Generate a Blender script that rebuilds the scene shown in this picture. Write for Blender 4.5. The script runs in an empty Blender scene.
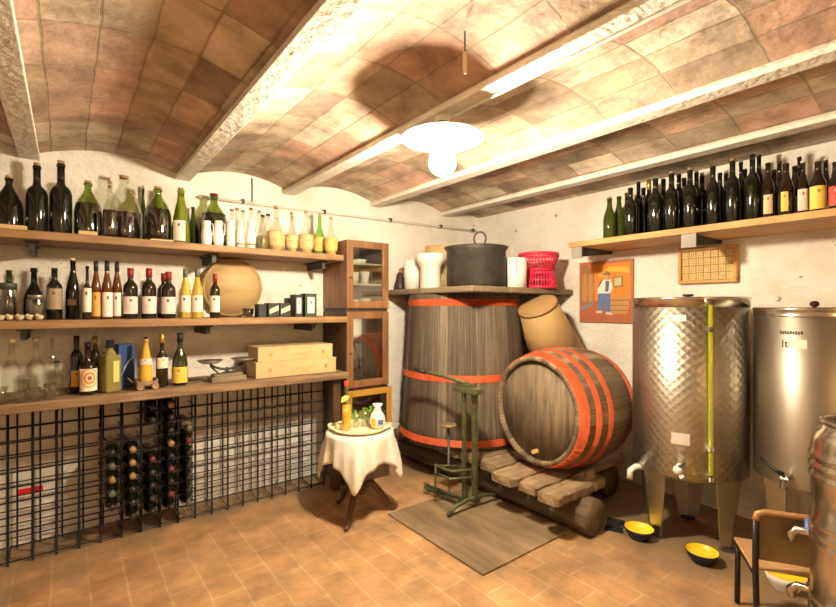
import bpy, bmesh, math, random
from mathutils import Vector, Matrix
R = random.Random(7)
PI = math.pi
S = bpy.context.scene
COL = S.collection

# ------------------------------------------------------------------ camera model (metres, walls along X and Y)
F = 456.0; CX = 418.0; HY = 308.0; CH = 1.353
A = math.radians(37.6); SA, CA = math.sin(A), math.cos(A)
def dY(px, v):                       # depth of the point of wall-parallel plane Y=v seen at column px
    return v / (CA - SA * (px - CX) / F)
def uY(px, v):
    l = (px - CX) / F
    return dY(px, v) * (SA + CA * l)
def zY(px, py, v): return CH + (HY - py) / F * dY(px, v)
def dX(px, u):
    return u / (SA + CA * (px - CX) / F)
def vX(px, u):
    l = (px - CX) / F
    return dX(px, u) * (CA - SA * l)
def zX(px, py, u): return CH + (HY - py) / F * dX(px, u)
def rad(wpx, px, d):                 # radius of an upright cylinder wpx pixels wide at depth d
    l = (px - CX) / F
    return wpx / 2 / F * d / math.sqrt(1 + l * l)
def face(x, y): return math.atan2(-y, -x) + PI / 2   # turn local -Y towards the middle of the room's near end

U0, V0 = 3.47, 3.45                   # right wall, left wall
UN, VN = -2.3, -2.4

# ------------------------------------------------------------------ materials
MATS = {}; ANR = 0.25
def nt(name):
    m = bpy.data.materials.new(name); m.use_nodes = True
    n = m.node_tree.nodes; l = m.node_tree.links
    return m, n, l, n['Principled BSDF']
def setin(b, k, v):
    if k in b.inputs: b.inputs[k].default_value = v
def c4(c): return (c[0], c[1], c[2], 1)
def plain(name, col, rough=.5, metal=0, trans=0, ior=1.45, var=.0, vscale=12, bump=0, bscale=40, emis=None, estr=0, coat=0, spec=.5, col2=None, aniso=0):
    if name in MATS: return MATS[name]
    m, n, l, b = nt(name)
    setin(b, 'Base Color', c4(col)); setin(b, 'Roughness', rough); setin(b, 'Metallic', metal)
    setin(b, 'Transmission Weight', trans); setin(b, 'IOR', ior); setin(b, 'Coat Weight', coat); setin(b, 'Specular IOR Level', spec)
    if emis: setin(b, 'Emission Color', c4(emis)); setin(b, 'Emission Strength', estr)
    if var or bump or col2:
        tc = n.new('ShaderNodeTexCoord')
    if var or col2:
        ns = n.new('ShaderNodeTexNoise'); ns.inputs['Scale'].default_value = vscale; ns.inputs['Detail'].default_value = 6
        l.new(tc.outputs['Object'], ns.inputs['Vector'])
        r = n.new('ShaderNodeValToRGB'); r.color_ramp.elements[0].position = .3; r.color_ramp.elements[1].position = .7
        dk = col2 if col2 else [x * (1 - var) for x in col]
        r.color_ramp.elements[0].color = c4(dk); r.color_ramp.elements[1].color = c4(col)
        l.new(ns.outputs['Fac'], r.inputs['Fac']); l.new(r.outputs['Color'], b.inputs['Base Color'])
    if bump:
        nb = n.new('ShaderNodeTexNoise'); nb.inputs['Scale'].default_value = bscale; nb.inputs['Detail'].default_value = 4
        l.new(tc.outputs['Object'], nb.inputs['Vector'])
        bp = n.new('ShaderNodeBump'); bp.inputs['Strength'].default_value = bump; bp.inputs['Distance'].default_value = .02
        l.new(nb.outputs['Fac'], bp.inputs['Height']); l.new(bp.outputs['Normal'], b.inputs['Normal'])
    if aniso:
        tg = n.new('ShaderNodeTangent'); tg.direction_type = 'RADIAL'; tg.axis = 'Z'; l.new(tg.outputs[0], b.inputs['Tangent']); setin(b, 'Anisotropic', aniso); setin(b, 'Anisotropic Rotation', ANR)
    MATS[name] = m
    return m
def wood(name, c1, c2, axis=0, scale=6, stretch=14, rough=.65, bump=.3):
    if name in MATS: return MATS[name]
    m, n, l, b = nt(name)
    tc = n.new('ShaderNodeTexCoord'); mp = n.new('ShaderNodeMapping')
    sc = [scale * stretch / 3] * 3; sc[axis] = scale / 3
    mp.inputs['Scale'].default_value = sc
    l.new(tc.outputs['Object'], mp.inputs['Vector'])
    ns = n.new('ShaderNodeTexNoise'); ns.inputs['Scale'].default_value = 1; ns.inputs['Detail'].default_value = 8; ns.inputs['Roughness'].default_value = .65
    ns.inputs['Distortion'].default_value = .6
    l.new(mp.outputs['Vector'], ns.inputs['Vector'])
    r = n.new('ShaderNodeValToRGB'); r.color_ramp.elements[0].position = .3; r.color_ramp.elements[1].position = .68
    r.color_ramp.elements[0].color = c4(c1); r.color_ramp.elements[1].color = c4(c2)
    l.new(ns.outputs['Fac'], r.inputs['Fac'])
    n2 = n.new('ShaderNodeTexNoise'); n2.inputs['Scale'].default_value = 3.5; n2.inputs['Detail'].default_value = 5
    l.new(tc.outputs['Object'], n2.inputs['Vector'])
    mx = n.new('ShaderNodeMixRGB'); mx.blend_type = 'MULTIPLY'; mx.inputs['Fac'].default_value = .6
    r2 = n.new('ShaderNodeValToRGB'); r2.color_ramp.elements[0].position = .3; r2.color_ramp.elements[1].position = .65
    r2.color_ramp.elements[0].color = (.45, .43, .4, 1)
    l.new(n2.outputs['Fac'], r2.inputs['Fac'])
    l.new(r.outputs['Color'], mx.inputs['Color1']); l.new(r2.outputs['Color'], mx.inputs['Color2'])
    l.new(mx.outputs['Color'], b.inputs['Base Color'])
    setin(b, 'Roughness', rough)
    bp = n.new('ShaderNodeBump'); bp.inputs['Strength'].default_value = bump; bp.inputs['Distance'].default_value = .01
    l.new(ns.outputs['Fac'], bp.inputs['Height']); l.new(bp.outputs['Normal'], b.inputs['Normal'])
    MATS[name] = m
    return m
def staves(name, N, cols, gap=.03, joint=(.05, .035, .02)):
    """coopered wood: UV x runs round the vessel, UV y along the staves"""
    m, n, l, b = nt(name)
    uv = n.new('ShaderNodeUVMap'); sp = n.new('ShaderNodeSeparateXYZ'); l.new(uv.outputs['UV'], sp.inputs['Vector'])
    mu = n.new('ShaderNodeMath'); mu.operation = 'MULTIPLY'; mu.inputs[1].default_value = N; l.new(sp.outputs['X'], mu.inputs[0])
    fl = n.new('ShaderNodeMath'); fl.operation = 'FLOOR'; l.new(mu.outputs[0], fl.inputs[0])
    fr = n.new('ShaderNodeMath'); fr.operation = 'FRACT'; l.new(mu.outputs[0], fr.inputs[0])
    wn = n.new('ShaderNodeTexWhiteNoise'); wn.noise_dimensions = '1D'; l.new(fl.outputs[0], wn.inputs['W'])
    cb = n.new('ShaderNodeCombineXYZ'); l.new(mu.outputs[0], cb.inputs['X']); l.new(sp.outputs['Y'], cb.inputs['Y']); l.new(fl.outputs[0], cb.inputs['Z'])
    mp = n.new('ShaderNodeMapping'); mp.inputs['Scale'].default_value = (7, 2.2, 3.7); l.new(cb.outputs[0], mp.inputs['Vector'])
    ns = n.new('ShaderNodeTexNoise'); ns.inputs['Scale'].default_value = 1; ns.inputs['Detail'].default_value = 7; ns.inputs['Roughness'].default_value = .7
    l.new(mp.outputs[0], ns.inputs['Vector'])
    ad = n.new('ShaderNodeMath'); ad.operation = 'MULTIPLY_ADD'; ad.inputs[1].default_value = .35; l.new(wn.outputs['Value'], ad.inputs[0]); l.new(ns.outputs['Fac'], ad.inputs[2])
    r = n.new('ShaderNodeValToRGB'); e = r.color_ramp.elements
    e[0].position = .35; e[0].color = c4(cols[0]); e[1].position = .95; e[1].color = c4(cols[2])
    x = e.new(.62); x.color = c4(cols[1])
    l.new(ad.outputs[0], r.inputs['Fac'])
    lt = n.new('ShaderNodeMath'); lt.operation = 'LESS_THAN'; lt.inputs[1].default_value = gap; l.new(fr.outputs[0], lt.inputs[0])
    mx = n.new('ShaderNodeMixRGB'); mx.inputs['Color2'].default_value = c4(joint)
    l.new(lt.outputs[0], mx.inputs['Fac']); l.new(r.outputs['Color'], mx.inputs['Color1'])
    l.new(mx.outputs['Color'], b.inputs['Base Color']); setin(b, 'Roughness', .75)
    bp = n.new('ShaderNodeBump'); bp.inputs['Strength'].default_value = .5; bp.inputs['Distance'].default_value = .01
    sb = n.new('ShaderNodeMath'); sb.operation = 'SUBTRACT'; l.new(ns.outputs['Fac'], sb.inputs[0]); l.new(lt.outputs[0], sb.inputs[1])
    l.new(sb.outputs[0], bp.inputs['Height']); l.new(bp.outputs['Normal'], b.inputs['Normal'])
    return m
def tiles(name, bw, bh, cols, mortar, msize=.012, offset=.5, rot=0, rough=.7, bump=.5, loc=(0, 0, 0), mottle=.5, smooth=.1):
    m, n, l, b = nt(name)
    tc = n.new('ShaderNodeTexCoord'); mp = n.new('ShaderNodeMapping')
    mp.inputs['Rotation'].default_value = (0, 0, rot); mp.inputs['Location'].default_value = loc
    l.new(tc.outputs['Object'], mp.inputs['Vector'])
    # wobble the joints
    nw = n.new('ShaderNodeTexNoise'); nw.inputs['Scale'].default_value = 5; l.new(tc.outputs['Object'], nw.inputs['Vector'])
    vm = n.new('ShaderNodeVectorMath'); vm.operation = 'SCALE'; vm.inputs['Scale'].default_value = .022; l.new(nw.outputs['Color'], vm.inputs[0])
    va = n.new('ShaderNodeVectorMath'); va.operation = 'ADD'; l.new(mp.outputs[0], va.inputs[0]); l.new(vm.outputs[0], va.inputs[1])
    bt = n.new('ShaderNodeTexBrick'); bt.offset = offset; bt.squash = 1
    bt.inputs['Color1'].default_value = (0, 0, 0, 1); bt.inputs['Color2'].default_value = (1, 1, 1, 1); bt.inputs['Mortar'].default_value = (.5, .5, .5, 1)
    bt.inputs['Scale'].default_value = 1; bt.inputs['Mortar Size'].default_value = msize; bt.inputs['Mortar Smooth'].default_value = smooth
    bt.inputs['Brick Width'].default_value = bw; bt.inputs['Row Height'].default_value = bh
    l.new(va.outputs[0], bt.inputs['Vector'])
    r = n.new('ShaderNodeValToRGB'); e = r.color_ramp.elements
    k = len(cols); e[0].color = c4(cols[0]); e[1].color = c4(cols[-1]); e[0].position = 0; e[1].position = 1
    for i in range(1, k - 1): q = e.new(i / (k - 1)); q.color = c4(cols[i])
    l.new(bt.outputs['Color'], r.inputs['Fac'])
    n2 = n.new('ShaderNodeTexNoise'); n2.inputs['Scale'].default_value = 4.5; n2.inputs['Detail'].default_value = 8; n2.inputs['Roughness'].default_value = .65
    l.new(tc.outputs['Object'], n2.inputs['Vector'])
    r2 = n.new('ShaderNodeValToRGB'); r2.color_ramp.elements[0].position = .32; r2.color_ramp.elements[1].position = .66
    r2.color_ramp.elements[0].color = (.42, .40, .37, 1); r2.color_ramp.elements[1].color = (1.15, 1.13, 1.10, 1)
    l.new(n2.outputs['Fac'], r2.inputs['Fac'])
    mu = n.new('ShaderNodeMixRGB'); mu.blend_type = 'MULTIPLY'; mu.inputs['Fac'].default_value = mottle
    mx = n.new('ShaderNodeMixRGB'); mx.inputs['Color2'].default_value = c4(mortar)
    l.new(r.outputs['Color'], mx.inputs['Color1']); l.new(bt.outputs['Fac'], mx.inputs['Fac'])
    l.new(mx.outputs['Color'], mu.inputs['Color1']); l.new(r2.outputs['Color'], mu.inputs['Color2'])
    l.new(mu.outputs['Color'], b.inputs['Base Color']); setin(b, 'Roughness', rough)
    n3 = n.new('ShaderNodeTexNoise'); n3.inputs['Scale'].default_value = 30; n3.inputs['Detail'].default_value = 5; l.new(tc.outputs['Object'], n3.inputs['Vector'])
    ma = n.new('ShaderNodeMath'); ma.operation = 'MULTIPLY_ADD'; ma.inputs[1].default_value = .5; l.new(n3.outputs['Fac'], ma.inputs[0])
    iv = n.new('ShaderNodeMath'); iv.operation = 'SUBTRACT'; iv.inputs[0].default_value = 1; l.new(bt.outputs['Fac'], iv.inputs[1]); l.new(iv.outputs[0], ma.inputs[2])
    bp = n.new('ShaderNodeBump'); bp.inputs['Strength'].default_value = bump; bp.inputs['Distance'].default_value = .012
    l.new(ma.outputs[0], bp.inputs['Height']); l.new(bp.outputs['Normal'], b.inputs['Normal'])
    return m
def clear_glass(name, tint=(1, 1, 1), refl=.12):
    """thin clear glass: sees through, with reflections that rise towards the edge"""
    if name in MATS: return MATS[name]
    m, n, l, b = nt(name); n.remove(b); out = n['Material Output']
    t = n.new('ShaderNodeBsdfTransparent'); t.inputs['Color'].default_value = c4(tint)
    g = n.new('ShaderNodeBsdfGlossy'); g.inputs['Roughness'].default_value = .06; g.inputs['Color'].default_value = (1, 1, 1, 1)
    lw = n.new('ShaderNodeLayerWeight'); lw.inputs['Blend'].default_value = .35
    ma = n.new('ShaderNodeMath'); ma.operation = 'MULTIPLY_ADD'; ma.inputs[1].default_value = .42; ma.inputs[2].default_value = refl * .5
    l.new(lw.outputs['Facing'], ma.inputs[0])
    mx = n.new('ShaderNodeMixShader'); l.new(ma.outputs[0], mx.inputs['Fac']); l.new(t.outputs[0], mx.inputs[1]); l.new(g.outputs[0], mx.inputs[2])
    l.new(mx.outputs[0], out.inputs['Surface'])
    MATS[name] = m
    return m
def plaster():
    m, n, l, b = nt('whitewashed_masonry')
    tc = n.new('ShaderNodeTexCoord')
    ns = n.new('ShaderNodeTexNoise'); ns.inputs['Scale'].default_value = 2.2; ns.inputs['Detail'].default_value = 9; ns.inputs['Roughness'].default_value = .6
    l.new(tc.outputs['Object'], ns.inputs['Vector'])
    r = n.new('ShaderNodeValToRGB'); r.color_ramp.elements[0].position = .3; r.color_ramp.elements[1].position = .55
    r.color_ramp.elements[0].color = (.68, .61, .52, 1); r.color_ramp.elements[1].color = (.84, .80, .745, 1)
    l.new(ns.outputs['Fac'], r.inputs['Fac'])
    # chips and dark specks
    n4 = n.new('ShaderNodeTexNoise'); n4.inputs['Scale'].default_value = 16; n4.inputs['Detail'].default_value = 4; l.new(tc.outputs['Object'], n4.inputs['Vector'])
    lt = n.new('ShaderNodeMath'); lt.operation = 'LESS_THAN'; lt.inputs[1].default_value = .27; l.new(n4.outputs['Fac'], lt.inputs[0])
    mx = n.new('ShaderNodeMixRGB'); mx.inputs['Color2'].default_value = (.35, .28, .2, 1); l.new(lt.outputs[0], mx.inputs['Fac']); l.new(r.outputs['Color'], mx.inputs['Color1'])
    l.new(mx.outputs['Color'], b.inputs['Base Color']); setin(b, 'Roughness', .9)
    n2 = n.new('ShaderNodeTexNoise'); n2.inputs['Scale'].default_value = 9; n2.inputs['Detail'].default_value = 8; n2.inputs['Roughness'].default_value = .6
    l.new(tc.outputs['Object'], n2.inputs['Vector'])
    bp = n.new('ShaderNodeBump'); bp.inputs['Strength'].default_value = .6; bp.inputs['Distance'].default_value = .05
    l.new(n2.outputs['Fac'], bp.inputs['Height']); l.new(bp.outputs['Normal'], b.inputs['Normal'])
    return m
def swirl_steel():
    """stainless sheet with rows of overlapping polished circles (UV in metres)"""
    m, n, l, b = nt('circle_polished_steel')
    setin(b, 'Metallic', 1); setin(b, 'Base Color', (.50, .46, .39, 1))
    uv = n.new('ShaderNodeUVMap')
    mp = n.new('ShaderNodeMapping'); mp.inputs['Scale'].default_value = (1 / .034, 1 / .034, 1); mp.inputs['Rotation'].default_value = (0, 0, PI / 4)
    l.new(uv.outputs['UV'], mp.inputs['Vector'])
    fr = n.new('ShaderNodeVectorMath'); fr.operation = 'FRACTION'; l.new(mp.outputs[0], fr.inputs[0])
    sb = n.new('ShaderNodeVectorMath'); sb.operation = 'SUBTRACT'; sb.inputs[1].default_value = (.5, .5, 0); l.new(fr.outputs[0], sb.inputs[0])
    ln = n.new('ShaderNodeVectorMath'); ln.operation = 'LENGTH'; l.new(sb.outputs[0], ln.inputs[0])
    rr = n.new('ShaderNodeMapRange'); rr.inputs['From Min'].default_value = 0; rr.inputs['From Max'].default_value = .6
    rr.inputs['To Min'].default_value = .34; rr.inputs['To Max'].default_value = .5
    l.new(ln.outputs['Value'], rr.inputs['Value']); l.new(rr.outputs[0], b.inputs['Roughness'])
    bp = n.new('ShaderNodeBump'); bp.inputs['Strength'].default_value = .6; bp.inputs['Distance'].default_value = .005
    tg = n.new('ShaderNodeTangent'); tg.direction_type = 'RADIAL'; tg.axis = 'Z'; l.new(tg.outputs[0], b.inputs['Tangent']); setin(b, 'Anisotropic', .55); setin(b, 'Anisotropic Rotation', ANR)
    l.new(ln.outputs['Value'], bp.inputs['Height']); l.new(bp.outputs['Normal'], b.inputs['Normal'])
    return m
def paper(name, base, crest=(.12, .1, .1), band=None):
    """bottle label: paper, a small crest and faint lines of print (UV 0..1)"""
    if name in MATS: return MATS[name]
    m, n, l, b = nt(name)
    uv = n.new('ShaderNodeUVMap'); sp = n.new('ShaderNodeSeparateXYZ'); l.new(uv.outputs['UV'], sp.inputs[0])
    sb = n.new('ShaderNodeVectorMath'); sb.operation = 'SUBTRACT'; sb.inputs[1].default_value = (.5, .78, 0); l.new(uv.outputs['UV'], sb.inputs[0])
    ln = n.new('ShaderNodeVectorMath'); ln.operation = 'LENGTH'; l.new(sb.outputs[0], ln.inputs[0])
    lt = n.new('ShaderNodeMath'); lt.operation = 'LESS_THAN'; lt.inputs[1].default_value = .085; l.new(ln.outputs['Value'], lt.inputs[0])
    # print lines
    wv = n.new('ShaderNodeMath'); wv.operation = 'MULTIPLY'; wv.inputs[1].default_value = 11; l.new(sp.outputs['Y'], wv.inputs[0])
    fr = n.new('ShaderNodeMath'); fr.operation = 'FRACT'; l.new(wv.outputs[0], fr.inputs[0])
    l1 = n.new('ShaderNodeMath'); l1.operation = 'LESS_THAN'; l1.inputs[1].default_value = .3; l.new(fr.outputs[0], l1.inputs[0])
    l2 = n.new('ShaderNodeMath'); l2.operation = 'LESS_THAN'; l2.inputs[1].default_value = .55; l.new(sp.outputs['Y'], l2.inputs[0])
    ab = n.new('ShaderNodeMath'); ab.operation = 'COMPARE'; ab.inputs[1].default_value = .5; ab.inputs[2].default_value = .3; l.new(sp.outputs['X'], ab.inputs[0])
    m1 = n.new('ShaderNodeMath'); m1.operation = 'MULTIPLY'; l.new(l1.outputs[0], m1.inputs[0]); l.new(l2.outputs[0], m1.inputs[1])
    m2 = n.new('ShaderNodeMath'); m2.operation = 'MULTIPLY'; l.new(m1.outputs[0], m2.inputs[0]); l.new(ab.outputs[0], m2.inputs[1])
    m3 = n.new('ShaderNodeMath'); m3.operation = 'MULTIPLY'; m3.inputs[1].default_value = .25; l.new(m2.outputs[0], m3.inputs[0])
    mx = n.new('ShaderNodeMath'); mx.operation = 'MAXIMUM'; l.new(lt.outputs[0], mx.inputs[0]); l.new(m3.outputs[0], mx.inputs[1])
    mc = n.new('ShaderNodeMixRGB'); mc.inputs['Color1'].default_value = c4(base); mc.inputs['Color2'].default_value = c4(crest)
    l.new(mx.outputs[0], mc.inputs['Fac']); l.new(mc.outputs['Color'], b.inputs['Base Color']); setin(b, 'Roughness', .6)
    MATS[name] = m
    return m
def weave(name, c1, c2, s):
    m, n, l, b = nt(name)
    tc = n.new('ShaderNodeTexCoord'); mp = n.new('ShaderNodeMapping'); mp.inputs['Scale'].default_value = (s, s, s); l.new(tc.outputs['Object'], mp.inputs[0])
    mp.inputs['Rotation'].default_value = (0, PI / 2, 0)
    mp.inputs['Location'].default_value = (.01, .01, .013)
    ck = n.new('ShaderNodeTexBrick'); ck.offset = .5
    ck.inputs['Scale'].default_value = 1; ck.inputs['Brick Width'].default_value = 1.2; ck.inputs['Row Height'].default_value = .4; ck.inputs['Mortar Size'].default_value = .06
    ck.inputs['Color1'].default_value = c4(c1); ck.inputs['Color2'].default_value = c4([x * .8 for x in c1]); ck.inputs['Mortar'].default_value = c4(c2)
    l.new(mp.outputs[0], ck.inputs['Vector']); l.new(ck.outputs['Color'], b.inputs['Base Color']); setin(b, 'Roughness', .6)
    return m

M_plaster = plaster()
M_ceil = tiles('vault_tiles', .158, .335, [(.36, .26, .17), (.62, .50, .37), (.30, .23, .17), (.64, .42, .33), (.55, .45, .33), (.74, .65, .53), (.38, .30, .22), (.62, .39, .29), (.48, .40, .30)], (.38, .30, .20), .0045, 0, 0, .85, .9, (.06, .1, 0), 1.0, .25)
M_floor = tiles('terracotta_floor', .30, .148, [(.50, .285, .13), (.55, .325, .15), (.48, .27, .125), (.53, .305, .14), (.56, .34, .165)], (.60, .41, .235), .0045, .5, PI / 2, .55, .3, (.0, .05, 0), .85)
def floor_dirt(m):
    """grey-brown cellar dirt trodden into the tiles round the tanks and along the rack"""
    n = m.node_tree.nodes; l = m.node_tree.links; b = n['Principled BSDF']
    src = b.inputs['Base Color'].links[0].from_socket
    tc = n.new('ShaderNodeTexCoord'); sp = n.new('ShaderNodeSeparateXYZ'); l.new(tc.outputs['Object'], sp.inputs[0])
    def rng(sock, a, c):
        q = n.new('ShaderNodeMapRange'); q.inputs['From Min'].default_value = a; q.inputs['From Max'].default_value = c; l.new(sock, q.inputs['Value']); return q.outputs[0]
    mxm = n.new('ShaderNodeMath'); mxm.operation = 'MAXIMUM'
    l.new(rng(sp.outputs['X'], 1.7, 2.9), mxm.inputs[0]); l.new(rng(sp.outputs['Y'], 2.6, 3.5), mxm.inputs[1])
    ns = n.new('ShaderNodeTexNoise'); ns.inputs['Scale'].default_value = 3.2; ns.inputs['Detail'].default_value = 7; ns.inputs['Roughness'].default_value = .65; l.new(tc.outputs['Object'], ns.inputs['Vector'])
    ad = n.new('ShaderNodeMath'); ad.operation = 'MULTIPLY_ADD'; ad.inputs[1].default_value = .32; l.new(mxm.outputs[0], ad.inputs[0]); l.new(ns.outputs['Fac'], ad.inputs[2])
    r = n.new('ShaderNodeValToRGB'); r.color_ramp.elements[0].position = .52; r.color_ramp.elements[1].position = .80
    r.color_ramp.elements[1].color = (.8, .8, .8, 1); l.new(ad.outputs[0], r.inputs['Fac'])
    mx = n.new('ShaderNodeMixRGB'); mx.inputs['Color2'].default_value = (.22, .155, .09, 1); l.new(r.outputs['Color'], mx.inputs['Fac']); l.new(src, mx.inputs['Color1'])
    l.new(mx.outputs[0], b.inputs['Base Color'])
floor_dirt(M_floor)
M_beam = plain('limewashed_beam', (.80, .75, .66), .85, var=.18, vscale=9, bump=.5, bscale=30)
M_shelf = wood('shelf_board', (.20, .105, .045), (.42, .25, .11), 0, 6, 12)
M_shelf2 = wood('rough_shelf_board', (.15, .09, .05), (.36, .235, .13), 0, 6, 12, .8, .6)
M_pine = wood('pine_shelf', (.55, .30, .11), (.72, .43, .17), 1, 5, 12)
M_iron = plain('dark_bracket_iron', (.055, .05, .045), .55, .3)
M_wire = plain('black_wire', (.022, .02, .018), .5, .4)
M_cab = wood('brown_cabinet_wood', (.17, .075, .028), (.33, .16, .065), 2, 5, 12, .5)
M_cabdk = wood('dark_cabinet_wood', (.055, .032, .018), (.14, .08, .04), 2, 5, 12, .55)
M_yel = wood('ochre_frame_wood', (.52, .28, .035), (.66, .38, .06), 0, 5, 8, .5)
M_cabin = plain('cabinet_lining', (.55, .47, .36), .8)
M_pane = clear_glass('cabinet_glass', (.88, .9, .88), .22)
M_glass = clear_glass('clear_bottle_glass', (.92, .93, .87), .15)
M_grthin = clear_glass('thin_green_glass', (.42, .52, .12), .2)
M_olive = plain('dark_olive_liquid', (.028, .03, .008), .15)
M_vat = staves('weathered_vat_staves', 44, [(.034, .025, .018), (.098, .073, .050), (.28, .225, .16)])
M_barrel = staves('weathered_barrel_staves', 34, [(.05, .034, .02), (.14, .098, .055), (.33, .25, .15)])
M_head = wood('barrel_head_boards', (.07, .048, .03), (.30, .22, .135), 2, 8, 10, .8, .6)
M_red = plain('orange_red_hoop_paint', (.56, .09, .026), .55, var=.35, vscale=18, bump=.1)
M_board = wood('grey_brown_board', (.17, .12, .075), (.33, .25, .16), 1, 5, 12)
M_plank = wood('old_plank', (.15, .095, .05), (.46, .33, .20), 0, 7, 8, .85, .9)
M_log = wood('log_bark', (.055, .036, .02), (.20, .135, .075), 1, 6, 8, .9, .8)
M_hatch = wood('worn_hatch_boards', (.12, .085, .05), (.36, .25, .14), 1, 5, 5, .8, .5)
M_swirl = swirl_steel()
M_steel = plain('satin_steel', (.52, .47, .40), .5, 1, aniso=.65)
M_steel2 = plain('bright_steel', (.60, .56, .50), .24, 1, aniso=.5)
M_stleg = plain('worn_steel_leg', (.48, .45, .38), .38, 1)
M_white = plain('white_ceramic', (.84, .81, .74), .3)
M_whitepl = plain('white_plastic', (.82, .80, .75), .45)
M_black = plain('black_plastic', (.02, .02, .02), .4)
M_green = plain('chipped_green_paint', (.135, .15, .06), .5, .3, col2=(.07, .075, .035), vscale=25)
M_cork = plain('cork', (.56, .36, .18), .85, var=.3, vscale=60)
M_dkgl = plain('dark_green_glass', (.007, .009, .004), .08, 0, coat=.5)
M_brgl = plain('dark_brown_glass', (.02, .011, .006), .1, 0, coat=.4)
M_grgl = plain('olive_green_glass', (.30, .36, .04), .04, 0, .75, 1.4)
M_gr2 = plain('deep_green_glass', (.075, .10, .015), .05, 0, .55, 1.4)
M_amber = plain('amber_liquor_glass', (.22, .07, .008), .05, 0, .6, 1.4)
M_yelgl = plain('golden_wine_glass', (.86, .66, .12), .05, 0, .6, 1.4)
M_wine = plain('dark_wine', (.022, .010, .008), .12, coat=.4)
M_oil = plain('olive_oil', (.16, .14, .04), .2)
M_capr = plain('dark_red_capsule', (.26, .022, .022), .4)
M_capb = plain('black_capsule', (.025, .02, .022), .35)
M_capg = plain('grey_green_capsule', (.12, .13, .10), .4)
M_gold = plain('gold_foil', (.65, .45, .14), .35, .8)
M_straw = plain('pale_wicker', (.78, .56, .27), .7, var=.3, vscale=40, bump=.5, bscale=120)
M_straw2 = plain('yellow_wicker', (.82, .60, .18), .7, var=.3, vscale=40, bump=.5, bscale=120)
M_lab = paper('cream_label', (.80, .74, .66))
M_labpink = paper('pale_pink_label', (.78, .68, .63))
M_labtan = paper('tan_label', (.36, .27, .17))
M_laboc = paper('ochre_label', (.62, .34, .08), (.3, .1, .02))
M_labyel = paper('yellow_label', (.80, .60, .10), (.55, .2, .05))
M_labred = paper('red_label', (.60, .06, .05), (.8, .7, .5))
M_labmix = paper('white_and_orange_label', (.82, .74, .60), (.72, .26, .05))
def ring_label():
    m, n, l, b = nt('swirl_ring_label')
    uv = n.new('ShaderNodeUVMap'); mp = n.new('ShaderNodeMapping'); mp.inputs['Location'].default_value = (-.5, -.58, 0); l.new(uv.outputs['UV'], mp.inputs[0])
    ln = n.new('ShaderNodeVectorMath'); ln.operation = 'LENGTH'; l.new(mp.outputs[0], ln.inputs[0])
    r = n.new('ShaderNodeValToRGB'); r.color_ramp.interpolation = 'CONSTANT'; e = r.color_ramp.elements
    e[0].color = (.35, .06, .02, 1); e[0].position = 0; e[1].color = (.78, .68, .52, 1); e[1].position = .1
    for p_, c_ in ((.17, (.72, .26, .04)), (.28, (.80, .70, .52)), (.36, (.70, .32, .06)), (.43, (.8, .72, .58))): q = e.new(p_); q.color = c4(c_)
    l.new(ln.outputs['Value'], r.inputs['Fac']); l.new(r.outputs['Color'], b.inputs['Base Color']); setin(b, 'Roughness', .6)
    return m
M_ring = ring_label()
M_card = plain('black_card', (.02, .022, .016), .5)
M_cardg = plain('dark_green_card', (.035, .06, .025), .5)
M_blue = plain('blue_card', (.03, .07, .24), .4)
M_crate = wood('pale_crate_wood', (.62, .43, .20), (.76, .57, .30), 0, 4, 10, .6, .15)
M_cloth = plain('white_lace_cloth', (.83, .79, .70), .9, bump=.35, bscale=160)

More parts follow.
